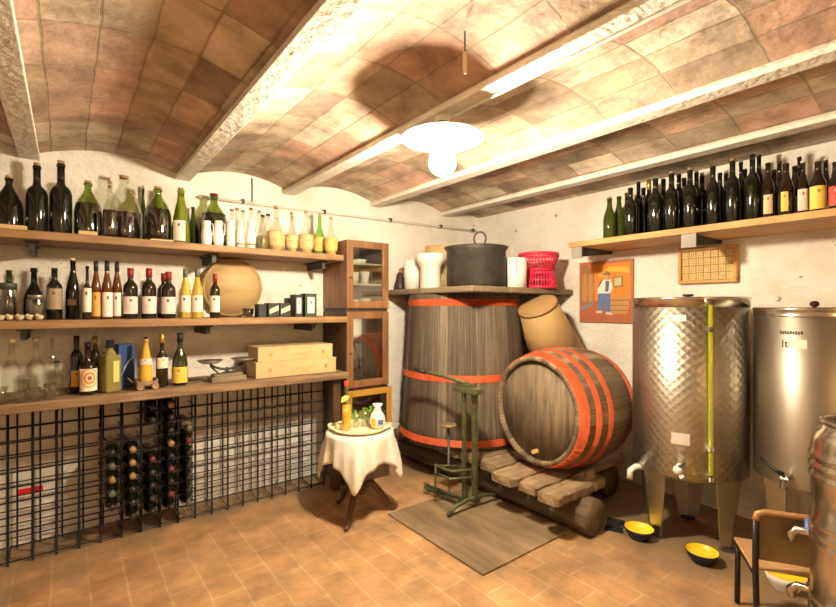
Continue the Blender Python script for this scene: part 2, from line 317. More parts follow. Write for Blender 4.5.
# ------------------------------------------------------------------ mesh builder
class MB:
    def __init__(s):
        s.bm = bmesh.new(); s.uv = s.bm.loops.layers.uv.new('UVMap')
    def _add(s, verts, faces, uvs=None, smooth=True):
        vs = [s.bm.verts.new(v) for v in verts]
        for i, f in enumerate(faces):
            try: q = s.bm.faces.new([vs[k] for k in f])
            except ValueError: continue
            q.smooth = smooth
            if uvs:
                for lp, t in zip(q.loops, uvs[i]): lp[s.uv].uv = t
        return vs
    def box(s, c, d, rz=0, m=None):
        x, y, z = d[0] / 2, d[1] / 2, d[2] / 2
        V = [Vector((sx * x, sy * y, sz * z)) for sz in (-1, 1) for sy in (-1, 1) for sx in (-1, 1)]
        rot = m if m is not None else Matrix.Rotation(rz, 3, 'Z')
        V = [rot @ v + Vector(c) for v in V]
        s._add(V, [(0, 2, 3, 1), (4, 5, 7, 6), (0, 1, 5, 4), (2, 6, 7, 3), (0, 4, 6, 2), (1, 3, 7, 5)],
               [[(0, 0), (0, 1), (1, 1), (1, 0)]] * 6, False)
        return s
    def bx(s, x0, x1, y0, y1, z0, z1):
        return s.box(((x0 + x1) / 2, (y0 + y1) / 2, (z0 + z1) / 2), (abs(x1 - x0), abs(y1 - y0), abs(z1 - z0)))
    def lathe(s, prof, n=24, mat=None, a0=0, a1=2 * PI, uvm=False, caps=False):
        """prof: (r, z) list; mat places it; uvm: UV in metres, else 0..1 round / length along"""
        mt = mat if mat is not None else Matrix.Identity(4)
        full = abs(a1 - a0 - 2 * PI) < 1e-6
        cols = n if full else n + 1
        L = [0]
        for i in range(1, len(prof)): L.append(L[-1] + math.hypot(prof[i][0] - prof[i - 1][0], prof[i][1] - prof[i - 1][1]))
        rings = []; rmax = max(p[0] for p in prof)
        for r, z in prof:
            if r < 1e-6: rings.append([s.bm.verts.new(mt @ Vector((0, 0, z)))]); continue
            rings.append([s.bm.verts.new(mt @ Vector((r * math.cos(a0 + (a1 - a0) * k / n), r * math.sin(a0 + (a1 - a0) * k / n), z))) for k in range(cols)])
        for i in range(len(prof) - 1):
            a, b = rings[i], rings[i + 1]
            for k in range(n):
                k2 = (k + 1) % cols if full else k + 1
                t0, t1 = k / n, (k + 1) / n
                if uvm: t0 *= (a1 - a0) * rmax; t1 *= (a1 - a0) * rmax
                if len(a) == 1 and len(b) == 1: continue
                if len(a) == 1: vs = [a[0], b[k2], b[k]]; uv = [((t0 + t1) / 2, L[i]), (t1, L[i + 1]), (t0, L[i + 1])]
                elif len(b) == 1: vs = [a[k], a[k2], b[0]]; uv = [(t0, L[i]), (t1, L[i]), ((t0 + t1) / 2, L[i + 1])]
                else: vs = [a[k], a[k2], b[k2], b[k]]; uv = [(t0, L[i]), (t1, L[i]), (t1, L[i + 1]), (t0, L[i + 1])]
                try: f = s.bm.faces.new(vs)
                except ValueError: continue
                f.smooth = True
                for lp, t in zip(f.loops, uv): lp[s.uv].uv = t
        return s
    def patch(s, r, z0, z1, half, n=10, a=-PI / 2):
        """label on a cylinder, UV 0..1"""
        for k in range(n):
            t0, t1 = k / n, (k + 1) / n
            P = []
            for t, z in ((t0, z0), (t1, z0), (t1, z1), (t0, z1)):
                w = a - half + 2 * half * t
                P.append(Vector((r * math.cos(w), r * math.sin(w), z)))
            s._add(P, [(0, 1, 2, 3)], [[(t0, 0), (t1, 0), (t1, 1), (t0, 1)]])
        return s
    def cyl(s, p0, p1, r0, r1=None, n=12):
        r1 = r0 if r1 is None else r1
        p0, p1 = Vector(p0), Vector(p1); d = p1 - p0
        q = d.to_track_quat('Z', 'Y').to_matrix().to_4x4()
        return s.lathe([(0, 0), (r0, 0), (r0, 0), (r1, d.length), (r1, d.length), (0, d.length)], n, Matrix.Translation(p0) @ q)
    def ball(s, c, r, n=12, sz=1):
        pr = [(r * math.sin(PI * k / 8), -r * sz * math.cos(PI * k / 8)) for k in range(9)]
        pr[0] = (0, pr[0][1]); pr[-1] = (0, pr[-1][1])
        return s.lathe(pr, n, Matrix.Translation(Vector(c)))
    def tube(s, pts, r, n=8, closed=False):
        P = [Vector(p) for p in pts]; N = len(P); rings = []; up = None
        for i in range(N):
            if closed: d = P[(i + 1) % N] - P[i - 1]
            else: d = (P[min(i + 1, N - 1)] - P[max(i - 1, 0)])
            d.normalize()
            if up is None:
                up = Vector((0, 0, 1)) if abs(d.z) < .9 else Vector((1, 0, 0))
            x = d.cross(up)
            if x.length < 1e-5: x = d.orthogonal()
            x.normalize(); y = x.cross(d); up = y
            rr = r[i] if isinstance(r, (list, tuple)) else r
            rings.append([s.bm.verts.new(P[i] + x * rr * math.cos(2 * PI * k / n) + y * rr * math.sin(2 * PI * k / n)) for k in range(n)])
        for i in range(N if closed else N - 1):
            a, b = rings[i], rings[(i + 1) % N]
            for k in range(n):
                f = s.bm.faces.new([a[k], a[(k + 1) % n], b[(k + 1) % n], b[k]]); f.smooth = True
        if not closed:
            s.bm.faces.new(rings[0][::-1]); s.bm.faces.new(rings[-1])
        return s
    def prism(s, pts, y0, y1, mt=None):
        """polygon in local XZ pushed along Y"""
        n = len(pts); mt = mt or Matrix.Identity(4)
        V = [mt @ Vector((x, y0, z)) for x, z in pts] + [mt @ Vector((x, y1, z)) for x, z in pts]
        s._add(V, [tuple(range(n)), tuple(range(2 * n - 1, n - 1, -1))] + [(i, n + i, n + (i + 1) % n, (i + 1) % n) for i in range(n)], None, False)
        return s
    def mesh(s, name):
        bmesh.ops.recalc_face_normals(s.bm, faces=s.bm.faces)
        me = bpy.data.meshes.new(name); s.bm.to_mesh(me); s.bm.free(); return me
    def build(s, name, mat, parent=None, loc=(0, 0, 0), rz=0, bevel=0, label=None, thick=0):
        me = s.mesh(name); me.materials.append(mat)
        o = bpy.data.objects.new(name, me); COL.objects.link(o)
        o.location = loc; o.rotation_euler = (0, 0, rz)
        if parent is not None: o.parent = parent
        if label: o['label'] = label
        if thick:
            q = o.modifiers.new('thickness', 'SOLIDIFY'); q.thickness = thick; q.offset = -1
        if bevel:
            q = o.modifiers.new('bevel', 'BEVEL'); q.width = bevel; q.segments = 2; q.limit_method = 'ANGLE'; q.angle_limit = math.radians(40)
        return o
def thing(name, label, cat, loc=(0, 0, 0), rz=0, group=None):
    o = bpy.data.objects.new(name, None); COL.objects.link(o)
    o.empty_display_size = .1; o.location = loc; o.rotation_euler = (0, 0, rz)
    return tag(o, label, cat, group)
def tag(o, label, cat, group=None):
    o['label'] = label; o['category'] = cat
    if group: o['group'] = group
    return o
def struct(o):
    o['kind'] = 'structure'; return o
CACHE = {}; REG = []
def cached(key, maker, name, mat, parent, loc=(0, 0, 0)):
    """share mesh data between copies of one kind"""
    k = (key, mat.name)
    if k not in CACHE:
        me = maker().mesh(name); me.materials.append(mat); CACHE[k] = me
    o = bpy.data.objects.new(name, CACHE[k]); COL.objects.link(o); o.location = loc; o.parent = parent
    return o

# ------------------------------------------------------------------ the room
struct(MB().bx(UN - .2, U0 + .2, VN - .2, V0 + .2, -.12, 0).build('floor', M_floor))
struct(MB().bx(UN - .2, U0 + .2, V0, V0 + .2, 0, 2.7).build('wall_left', M_plaster))
struct(MB().bx(U0, U0 + .2, VN - .2, V0, 0, 2.7).build('wall_right', M_plaster))
struct(MB().bx(UN - .2, U0 + .2, VN - .2, VN, 0, 2.7).build('wall_near', M_plaster))
struct(MB().bx(UN - .2, UN, VN, V0, 0, 2.7).build('wall_rear', M_plaster))
BEAMS = [-1.75, -.96, -.17, .625, 1.375, 2.165, 2.975]
BW = .095
def zb(u): return 2.212 + .018 * u
def vault():
    mb = MB(); pts = []
    edges = [UN - .1] + BEAMS + [U0 + .02]
    segs = []
    for i in range(len(edges) - 1):
        a, b = edges[i], edges[i + 1]
        N = 14; rise = .085 if i < len(edges) - 2 else .03
        for k in range(N + (1 if i == len(edges) - 2 else 0)):
            t = k / N; u = a + (b - a) * t
            pts.append((u, zb(u) + .028 + rise * (1 - (2 * t - 1) ** 2)))
    ys = [VN - .05 + (V0 + .1 - VN) * j / 6 for j in range(7)]
    V = []; Fc = []
    for y in ys:
        for u, z in pts: V.append((u, y, z))
    n = len(pts)
    for j in range(6):
        for k in range(n - 1): Fc.append((j * n + k, j * n + k + 1, (j + 1) * n + k + 1, (j + 1) * n + k))
    # solid slab above
    b0 = len(V)
    for y in ys:
        for u, z in pts: V.append((u, y, 2.75))
    for j in range(6):
        for k in range(n - 1): Fc.append((b0 + j * n + k, b0 + (j + 1) * n + k, b0 + (j + 1) * n + k + 1, b0 + j * n + k + 1))
    mb._add(V, Fc)
    return mb
o = struct(vault().build('ceiling', M_ceil))
for i, u in enumerate(BEAMS):
    w = BW / 2
    mb = MB()
    # flanged joist: wide bottom flange and a web that rises into the vault
    z0 = zb(u)
    mb.prism([(u - w, z0), (u + w, z0), (u + w, z0 + .022), (u + w * .55, z0 + .05), (u + w * .55, z0 + .1), (u - w * .55, z0 + .1), (u - w * .55, z0 + .05), (u - w, z0 + .022)], VN, V0)
    struct(mb.build('trim_%d' % (i + 1), M_beam, bevel=.004))

# ------------------------------------------------------------------ lamp
LX, LY = 1.375, 1.60
lamp = thing('pendant_lamp', 'glowing pendant lamp with flat disc shade hanging under the white ceiling beam', 'lamp', (LX, LY, zb(LX)))
M_shade = plain('white_enamel_shade', (.86, .85, .80), .4)
MB().lathe([(0, -.062), (.05, -.06), (.19, -.098), (.192, -.102), (.187, -.104), (.05, -.068), (0, -.066)], 40).build('lamp_shade', M_shade, lamp)
MB().cyl((0, 0, 0), (0, 0, -.03), .035, .035, 16).cyl((0, 0, -.03), (0, 0, -.14), .02, .022, 16).build('lamp_holder', M_whitepl, lamp)
M_bulb = plain('lit_bulb', (1, 1, 1), .4, emis=(1, .845, .61), estr=250)
MB().lathe([(0, -.272), (.03, -.266), (.055, -.245), (.064, -.212), (.056, -.18), (.034, -.152), (.022, -.142), (0, -.14)], 24).build('bulb', M_bulb, lamp)
# cable on the beam
zc = zb(LX)
tag(MB().tube([(LX + .025, LY - .05, zc - .007), (LX + .025, .9, zc - .007), (LX + .02, -.6, zc - .007), (LX + .02, VN, zc - .007)], .006).build('lamp_cable', M_whitepl), 'pale electric cable running along the underside of the white beam from the lamp', 'cable')
hk = thing('hanging_pull_rod', 'short pale rod hanging on a wire from the vault near the lamp', 'hook', (1.10, 1.16, 2.17))
MB().cyl((0, 0, 0), (0, 0, .075), .008, .008).build('rod', plain('pale_rod', (.6, .45, .3), .6), hk)
MB().cyl((0, 0, .075), (0, 0, .148), .0025).build('wire', M_iron, hk)

# added globe on the near wall, unseen behind the viewer, as warm fill light
gl = thing('fill_globe_lamp', 'added opal globe fill lamp, unseen on the near wall', 'lamp', (.35, VN, 1.75))
MB().cyl((0, 0, 0), (0, .02, 0), .06, .06, 20).tube([(0, .02, 0), (0, .12, -.01), (0, .17, .03), (0, .17, .06)], .012).build('bracket', M_iron, gl)
MB().ball((0, .17, .18), .13, 24).build('globe', plain('fill_globe_glow', (.9, .9, .86), .3, emis=(1, .67, .27), estr=14), gl)

# pipe along the left wall
pp = thing('wall_conduit', 'pale thin pipe clipped along the white wall above the shelves', 'pipe', (0.72, 3.425, 2.122))
MB().tube([(0, 0, 0), (.7, .0, .010), (1.4, 0, .018), (2.1, 0, .028), (2.7, 0, .036)], .011, 10).build('pipe', plain('painted_pipe', (.66, .62, .55), .6), pp)
for x in (.3, .95, 1.6, 2.2, 2.64): MB().box((x, .004, .006 + x * .013), (.02, .04, .032)).build('clip', M_iron, pp)
tag(MB().tube([(0, 0, 0), (.003, 0, .12), (0, 0, .2)], .004).build('wall_wire', M_iron, loc=(uY(252, 3.44), 3.44, 2.12)), 'thin dark wire running up the white wall from the pipe to the vault', 'wire')

# ------------------------------------------------------------------ shelves on the left wall
def wall_shelf(name, label, vf, zt, th, mat, x0, x1, brs):
    t = thing(name, label, 'shelf', (x0, V0, zt))
    MB().bx(0, x1 - x0, vf - V0, 0, -th, 0).build('board', mat, t, bevel=.006)
    for px in brs:
        u = uY(px, vf + .12) - x0
        b = MB(); b.bx(u - .03, u + .03, vf - V0 + .09, 0, -th - .012, -th); b.bx(u - .012, u + .012, vf - V0 + .09, 0, -th - .06, -th - .012)
        b.build('bracket', M_iron, t)
    return t
ZT, ZM, ZL = 1.755, 1.29, .878
VT, VM, VL = 3.08, 3.02, 3.0
XS0 = -.75
wall_shelf('wall_shelf', 'topmost brown plank shelf on the left wall, crowded with demijohns and flasks', VT, ZT, .045, M_shelf, XS0, 1.665, (32, 213, 322))
wall_shelf('wall_shelf', 'middle plank shelf on the left wall holding labelled bottles', VM, ZM, .045, M_shelf, XS0, 1.66, (24, 207, 312))
wall_shelf('wall_shelf', 'lowest thick plank shelf above the wire rack, with clear bottles and crates', VL, ZL, .05, M_shelf2, XS0, 1.66, ())

# ------------------------------------------------------------------ bottle kit
PROF = {
 'bordeaux': [(0, 0), (.92, 0), (1, .02), (1, .6), (.96, .65), (.75, .705), (.48, .745), (.40, .78), (.38, .95), (.42, .95), (.42, .985), (.38, 1), (0, 1)],
 'burgundy': [(0, 0), (.92, 0), (1, .02), (1, .46), (.9, .56), (.7, .66), (.5, .75), (.40, .82), (.36, .95), (.42, .95), (.42, .985), (.38, 1), (0, 1)],
 'magnum': [(0, 0), (.94, 0), (1, .03), (1, .56), (.93, .62), (.75, .665), (.45, .70), (.36, .74), (.34, .95), (.40, .95), (.40, .985), (.36, 1), (0, 1)],
 'demijohn': [(0, 0), (.85, 0), (.97, .05), (1, .15), (1, .45), (.92, .57), (.7, .70), (.42, .80), (.27, .87), (.25, .95), (.33, .955), (.33, .99), (.28, 1), (0, 1)],
 'round': [(0, 0), (.8, 0), (.95, .06), (1, .2), (.97, .42), (.8, .55), (.5, .66), (.33, .73), (.28, .95), (.36, .95), (.36, .99), (.3, 1), (0, 1)],
 'cone': [(0, 0), (.95, 0), (1, .03), (.98, .3), (.82, .5), (.6, .68), (.4, .82), (.34, .95), (.40, .95), (.40, .99), (.34, 1), (0, 1)],
 'liqueur': [(0, 0), (.94, 0), (1, .03), (1, .52), (.94, .57), (.6, .63), (.36, .68), (.32, .94), (.4, .94), (.4, .99), (.34, 1), (0, 1)],
 'beer': [(0, 0), (.93, 0), (1, .02), (1, .52), (.9, .6), (.6, .7), (.42, .8), (.36, .95), (.42, .95), (.42, .985), (.38, 1), (0, 1)],
}
def prof(style, r, h): return [(a * r, b * h) for a, b in PROF[style]]
def bottle(label, x, y, z, h, r, style='bordeaux', mat=None, cap=None, capmat=None, lab=None, labz=(.12, .45), half=1.2, wine=None, winetop=.42, group=None, name='wine_bottle', cat='bottle', jit=.25):
    t = thing(name, label, cat, (x, y, z), face(x, y) + R.uniform(-jit, jit), group)
    REG.append((label, x, y, z, r, h))
    hb = h * (.96 if cap in ('cork', 'stub') else 1)
    key = (style, round(hb, 3), round(r, 4))
    cached(key, lambda: MB().lathe(prof(style, r, hb), 24), 'glass_body', mat, t)
    nr = PROF[style][-3][0] * r
    if cap == 'capsule':
        MB().lathe([(nr * .98, hb * .83), (nr * 1.06, hb * .83), (nr * 1.06, hb * 1.004), (0, hb * 1.006)], 16).build('capsule', capmat, t)
    elif cap == 'cork':
        MB().cyl((0, 0, hb - .002), (0, 0, h), nr * .72, nr * .8, 12).build('cork', capmat or M_cork, t)
    elif cap == 'stub':
        MB().cyl((0, 0, hb - .002), (0, 0, h), nr * .9, nr * .95, 12).build('stopper', capmat or M_capb, t)
    if lab:
        MB().patch(r * 1.012, hb * labz[0], hb * labz[1], half).build('paper_label', lab, t)
    if wine:
        p = []
        for a, b in PROF[style]:
            if b <= winetop: p.append((a * r * .93, max(b * hb, .004)))
        last = p[-1][0]
        p.append((last, winetop * hb)); p.append((0, winetop * hb))
        MB().lathe(p, 24).build('liquid', wine, t)
    return t
def onleft(px, v, ztop, py):       # height of a thing standing at column px whose top is at row py
    return uY(px, v), v, zY(px, py, v) - ztop
def LB(label, px, v, zs, py, w, **k):
    x, y, h = onleft(px, v, zs, py)
    return bottle(label, x, y, zs, h, rad(w, px, dY(px, v)), **k)

# --- top shelf
g = 'demijohns and big bottles on the top shelf'
LB('squat dark demijohn at the far left end of the top shelf', 9, 3.24, ZT, 176, 30, style='demijohn', mat=M_dkgl, cap='cork', group=g, name='demijohn', cat='demijohn')
LB('left of the two tall black round-shouldered bottles on the top shelf', 37, 3.22, ZT, 163, 23, style='magnum', mat=M_dkgl, cap='cork', group=g)
LB('right of the two tall black round-shouldered bottles, beside the corked green demijohn', 61, 3.22, ZT, 161, 23.5, style='magnum', mat=M_dkgl, cap='cork', group=g)
LB('corked green demijohn with a pale wood wedge at its foot, on the top shelf', 88, 3.24, ZT, 181, 29, style='demijohn', mat=M_grthin, cap='cork', wine=M_olive, winetop=.62, group=g, name='demijohn', cat='demijohn')
LB('slim corked flask of dark wine left of the biggest clear demijohn', 110, 3.14, ZT, 181, 16, style='round', mat=M_glass, cap='cork', wine=M_wine, winetop=.5, group=g)
LB('biggest clear-shouldered demijohn half full of dark wine on the top shelf', 124, 3.31, ZT, 176, 38, style='demijohn', mat=M_glass, cap='cork', wine=M_wine, winetop=.45, group=g, name='demijohn', cat='demijohn')
LB('yellow-green corked bottle just right of the biggest clear demijohn', 143, 3.42, ZT, 186, 8, style='cone', mat=M_gr2, cap='cork', group=g)
LB('round dark flask with clear neck standing on a wood block, top shelf', 158, 3.23, ZT + .016, 187, 28, style='demijohn', mat=M_grthin, cap='cork', wine=M_wine, winetop=.6, group=g, name='demijohn', cat='demijohn')
LB('tall conical olive-green bottle with a white label, top shelf', 181, 3.2, ZT, 188, 19, style='cone', mat=M_grgl, cap='cork', lab=M_lab, labz=(.05, .42), half=.7, group=g)
LB('dark rounded green bottle partly behind the conical olive bottle', 193, 3.39, ZT, 207, 12, style='round', mat=M_gr2, group=g)
LB('green demijohn standing behind the two white jugs', 214, 3.33, ZT, 194, 28, style='demijohn', mat=M_grthin, wine=M_olive, winetop=.66, cap='stub', capmat=M_capr, group=g, name='demijohn', cat='demijohn')
for lb, px, v, w in (('pale wood wedge in front of the far left demijohn', 12, 3.115, 22), ('pale wood wedge in front of the corked green demijohn', 88, 3.115, 16)):
    tag(MB().bx(-w * .0027, w * .0027, -.02, .02, 0, .022).build('wood_wedge', M_crate, loc=(uY(px, v), v, ZT), bevel=.003), lb, 'wedge', 'wood wedges on the top shelf')
tag(MB().bx(-.06, .06, -.085, .04, 0, .0155).build('wood_block', M_crate, loc=(uY(160, 3.23), 3.23, ZT), bevel=.003), 'flat pale wood block under the round dark flask', 'block')
M_bluedec = plain('blue_ink', (.12, .16, .3), .5)
def jug(label, px, v, zs, py, w, group, mat=None, side=1, collar=None):
    x, y, h = onleft(px, v, zs, py); r = rad(w, px, dY(px, v))
    t = thing('jug', label, 'jug', (x, y, zs), face(x, y), group)
    m = mat or M_white
    REG.append((label, x, y, zs, r, h))
    MB().lathe([(0, 0), (.82 * r, 0), (.84 * r, .05 * h), (r, .3 * h), (.95 * r, .5 * h), (.72 * r, .75 * h), (.78 * r, h), (.7 * r, h), (.64 * r, .76 * h), (.86 * r, .5 * h), (.8 * r, .1 * h), (0, .06 * h)], 22).build('body', m, t)
    MB().tube([(side * .74 * r, 0, .92 * h), (side * 1.1 * r, 0, .9 * h), (side * 1.22 * r, 0, .72 * h), (side * 1.12 * r, 0, .5 * h), (side * .93 * r, 0, .42 * h)], .09 * r, 8).build('handle', m, t)
    if collar: MB().lathe([(.86 * r, .12 * h), (.9 * r, .12 * h), (.93 * r, .2 * h), (.9 * r, .2 * h)], 22).build('painted_band', collar, t)
    return t
g = 'white ceramic jugs on the top shelf'
M_band = plain('rust_band', (.5, .22, .08), .4)
jug('left white jug in front of the green demijohn on the top shelf', 206.5, 3.16, ZT, 221, 11.5, g, side=1)
jug('right white jug in front of the green demijohn on the top shelf', 218.5, 3.15, ZT, 221, 10.8, g, side=1)
def jar(label, px, v, zs, py, w, mat, lid=None, name='jar', cat='jar', group=None, content=None, lidmat=None):
    x, y, h = onleft(px, v, zs, py); r = rad(w, px, dY(px, v))
    t = thing(name, label, cat, (x, y, zs), face(x, y), group)
    hb = h * (.86 if lid else 1)
    REG.append((label, x, y, zs, r, h))
    MB().lathe([(0, 0), (.93 * r, 0), (r, .05 * h), (r, .8 * hb), (.86 * r, .93 * hb), (.86 * r, hb), (.8 * r, hb), (.8 * r, .93 * hb), (.93 * r, .78 * hb), (.93 * r, .08 * h), (0, .07 * h)], 22).build('body', mat, t)
    if content: MB().lathe([(0, .075 * h), (.91 * r, .085 * h), (.91 * r, .76 * hb), (0, .77 * hb)], 20).build('contents', content, t)
    if lid: MB().lathe([(0, hb * .97), (.93 * r, hb * .97), (.95 * r, h * .98), (.9 * r, h), (0, h)], 22).build('lid', lidmat, t)
    return t
jar('plain white ceramic beaker between the jugs and the brown-rimmed mug', 230.8, 3.13, ZT, 221, 8.2, M_white, name='beaker', cat='beaker')
jug('white jug with rust-brown rim next to the lemon-topped jug', 240, 3.17, ZT, 220, 9.6, g, mat=plain('cream_ceramic', (.84, .74, .60), .35), side=1, collar=M_band)
jug('white jug with a rust band, first one left of the oil carafe', 251, 3.145, ZT, 221, 9.8, g, side=1, collar=M_band)
bottle('clear glass carafe behind the beaker and rust-rimmed jug', uY(237, 3.38), 3.38, ZT, zY(237, 208, 3.38) - ZT, .042, 'round', M_glass, 'stub', M_cork, name='carafe', cat='carafe')
bottle('clear glass carafe with yellow stopper behind the jug with rust band', uY(251, 3.33), 3.33, ZT, zY(251, 208, 3.33) - ZT, .045, 'round', M_glass, 'stub', M_gold, name='carafe', cat='carafe')
LB('clear cruet half full of dark oil left of the wicker flasks', 262.5, 3.135, ZT, 215, 11, style='cone', mat=M_glass, cap='stub', capmat=M_iron, wine=M_oil, winetop=.4, name='cruet', cat='cruet')
LB('cruet of dark oil tucked behind the biggest wicker flask', 268, 3.37, ZT, 214, 12, style='cone', mat=M_glass, cap='stub', capmat=M_iron, wine=M_oil, winetop=.42, name='cruet', cat='cruet')
def fiasco(label, px, v, py, w, glass, straw, cork=True):
    x, y, h = onleft(px, v, ZT, py); r = rad(w, px, dY(px, v))
    REG.append((label, x, y, ZT, r, h))
    t = thing('wicker_flask', label, 'flask', (x, y, ZT), R.uniform(0, 6), 'straw-covered flasks on the top shelf')
    hb = h * .95
    MB().lathe([(0, .01), (.8 * r, .012), (.93 * r, .25 * hb), (.9 * r, .42 * hb), (.62 * r, .56 * hb), (.32 * r, .70 * hb), (.24 * r, .92 * hb), (.3 * r, .93 * hb), (.3 * r, hb), (0, hb)], 20).build('glass_flask', glass, t)
    p = [(0, 0), (.72 * r, 0), (.74 * r, .07 * hb), (.82 * r, .1 * hb), (.98 * r, .2 * hb), (1.0 * r, .3 * hb), (.97 * r, .40 * hb), (.9 * r, .47 * hb), (.84 * r, .46 * hb)]
    mb = MB().lathe(p, 36)
    for z in (.14, .30, .44): 
        rr = (.88, 1.0, .95)[(.14, .30, .44).index(z)] * r
        mb.tube([(rr * math.cos(a), rr * math.sin(a), z * hb) for a in [2 * PI * k / 20 for k in range(20)]], .004, 6, True)
    mb.build('wicker_cover', straw, t)
    if cork: MB().cyl((0, 0, hb - .002), (0, 0, h), .2 * r, .23 * r, 10).build('cork', M_cork, t)
    return t
M_flk = M_glass
fiasco('largest straw-covered wine flask, leftmost of the wicker flasks', 276, 3.19, 206, 18, M_flk, M_straw)
fiasco('straw-covered flask second from left, right beside the largest flask', 291.5, 3.19, 212, 13, M_flk, M_straw)
fiasco('straw-covered flask in the middle of the wicker flask row', 306, 3.18, 211, 15.5, M_flk, M_straw)
fiasco('thin straw-covered flask half hidden behind the middle wicker flask', 312, 3.385, 214, 11, M_flk, M_straw)
fiasco('straw-covered flask with a bright green glass neck', 319.5, 3.27, 214, 13.5, plain('bright_green_glass', (.32, .62, .12), .05, 0, .7, 1.4), M_straw2)
fiasco('rightmost straw-covered flask beside the brown cabinet', 331, 3.165, 217, 13.5, M_flk, M_straw2)

# --- middle shelf
M_brownjar = plain('brown_preserve', (.028, .010, .006), .25)
M_dkgreenlid = plain('dark_green_lid', (.05, .07, .04), .5)
jar('large jar of brown preserves with dark green lid, left end of middle shelf', 7, 3.16, ZM, 283, 22, M_glass, lid=True, lidmat=M_dkgreenlid, content=M_brownjar)
LB('green-necked bottle behind the large jar of brown preserves', 9, 3.33, ZM, 270, 16, style='bordeaux', mat=M_gr2, name='wine_bottle')
LB('dark decanter with square stopper behind the grey lidded jar', 34, 3.32, ZM, 268, 22, style='round', mat=M_dkgl, cap='stub', capmat=M_capb, name='decanter', cat='decanter')
jar('grey glass jar with metal lid in front of the dark decanter', 36, 3.135, ZM, 295, 18, M_glass, lid=True, lidmat=plain('tin_lid', (.35, .32, .27), .4, .8), content=plain('grey_contents', (.14, .11, .075), .7))
M_garlic = plain('pale_dried_pods', (.70, .56, .34), .7, var=.3, vscale=60)
for i in range(5):
    px = 0 + i * 9.8; v = 3.045 + (i % 2) * .012
    lb = ['leftmost', 'second from left', 'middle', 'second from right', 'rightmost'][i] + ' pale knobbly dried pod of the row lying before the jars'
    mb = MB(); mb.ball((0, 0, .015), .0165, 8, .88); mb.ball((.010, .003, .02), .009, 8); mb.ball((-.008, -.003, .024), .010, 8)
    tag(mb.build('dried_pod', M_garlic, loc=(uY(px, v), v, ZM)), lb, 'pod', 'dried pods on the middle shelf')
LB('dark round-shouldered bottle with a large tan label, middle shelf', 54.5, 3.16, ZM, 268, 16.5, style='bordeaux', mat=M_dkgl, lab=M_labtan, labz=(.2, .6), half=1.3)
LB('tall dark sloping bottle with pale cork and small tan label', 73, 3.19, ZM, 258, 15, style='burgundy', mat=M_dkgl, cap='cork', capmat=plain('pale_cork', (.72, .55, .34), .8), lab=M_labtan, labz=(.24, .34), half=.6)
LB('slim clear-necked bottle with tall white label right of the corked dark bottle', 87.2, 3.075, ZM, 266, 9.5, style='liqueur', mat=M_brgl, lab=M_lab, labz=(.14, .78 * .75), half=1.3)
LB('amber bottle with ochre label, leftmost of the three black-capped amber bottles', 96, 3.14, ZM, 261, 11, style='burgundy', mat=M_amber, cap='capsule', capmat=M_capb, lab=M_laboc, labz=(.05, .46), half=1.2)
LB('amber bottle with white label, middle of the three black-capped amber bottles', 107, 3.13, ZM, 261, 11.5, style='burgundy', mat=M_amber, cap='capsule', capmat=M_capb, lab=M_lab, labz=(.04, .46), half=1.2)
LB('amber bottle with white label, rightmost of the three black-capped amber bottles', 117, 3.16, ZM, 262, 11, style='burgundy', mat=M_amber, cap='capsule', capmat=M_capb, lab=M_lab, labz=(.05, .46), half=1.2)
g = 'red-capped red wine bottles on the middle shelf'
LB('red-capped wine bottle with white label, first to the right of the amber bottles', 130.5, 3.14, ZM, 268.5, 15, mat=M_brgl, cap='capsule', capmat=M_capr, lab=M_labpink, labz=(.1, .44), half=1.25, group=g)
LB('red-capped wine bottle with white label standing alone between its two neighbours', 149, 3.14, ZM, 268.5, 15, mat=M_brgl, cap='capsule', capmat=M_capr, lab=M_labpink, labz=(.1, .44), half=1.25, group=g)
LB('red-capped wine bottle with white label left of the yellow wine bottles', 168.5, 3.13, ZM, 272, 15, mat=M_brgl, cap='capsule', capmat=M_capr, lab=M_labpink, labz=(.1, .46), half=1.25, group=g)
LB('red-capped wine bottle almost hidden behind the one left of the yellow wines', 164, 3.28, ZM, 273.5, 14, mat=M_brgl, cap='capsule', capmat=M_capr, lab=M_labpink, labz=(.1, .46), half=1.25, group=g)
LB('left bottle of golden white wine with grey cap on the middle shelf', 185.5, 3.14, ZM, 269, 12, style='burgundy', mat=M_yelgl, cap='capsule', capmat=M_capg, lab=M_lab, labz=(.12, .46), half=1.2)
LB('right bottle of golden white wine with grey cap, before the round board', 197.5, 3.13, ZM, 269, 12, style='burgundy', mat=M_yelgl, cap='capsule', capmat=M_capg, lab=M_lab, labz=(.12, .46), half=1.2)
LB('small dark red-capped bottle standing alone before the round wooden board', 215, 3.12, ZM, 274, 10.5, mat=M_brgl, cap='capsule', capmat=M_capr, lab=M_lab, labz=(.13, .5), half=1.3)
# round board leaning on the wall
x = uY(232.5, 3.39); rr = .205
rb = thing('round_wooden_board', 'large round pale wooden board leaning on the wall on the middle shelf', 'board', (x, 3.385, ZM + .002))
mt = Matrix.Translation((0, 0, rr)) @ Matrix.Rotation(-math.radians(84), 4, 'X')
MB().lathe([(0, -.01), (rr * .93, -.01), (rr * .93, .01), (0, .01)], 48, mt @ Matrix.Identity(4)).build('panel', wood('round_board_wood', (.56, .36, .15), (.74, .53, .26), 0, 4, 6, .6, .2), rb)
MB().lathe([(rr * .92, -.016), (rr, -.016), (rr, .016), (rr * .92, .016), (rr * .92, -.016)], 48, mt).build('rim', M_straw2 if False else plain('tan_rim', (.50, .32, .13), .6, var=.2), rb)
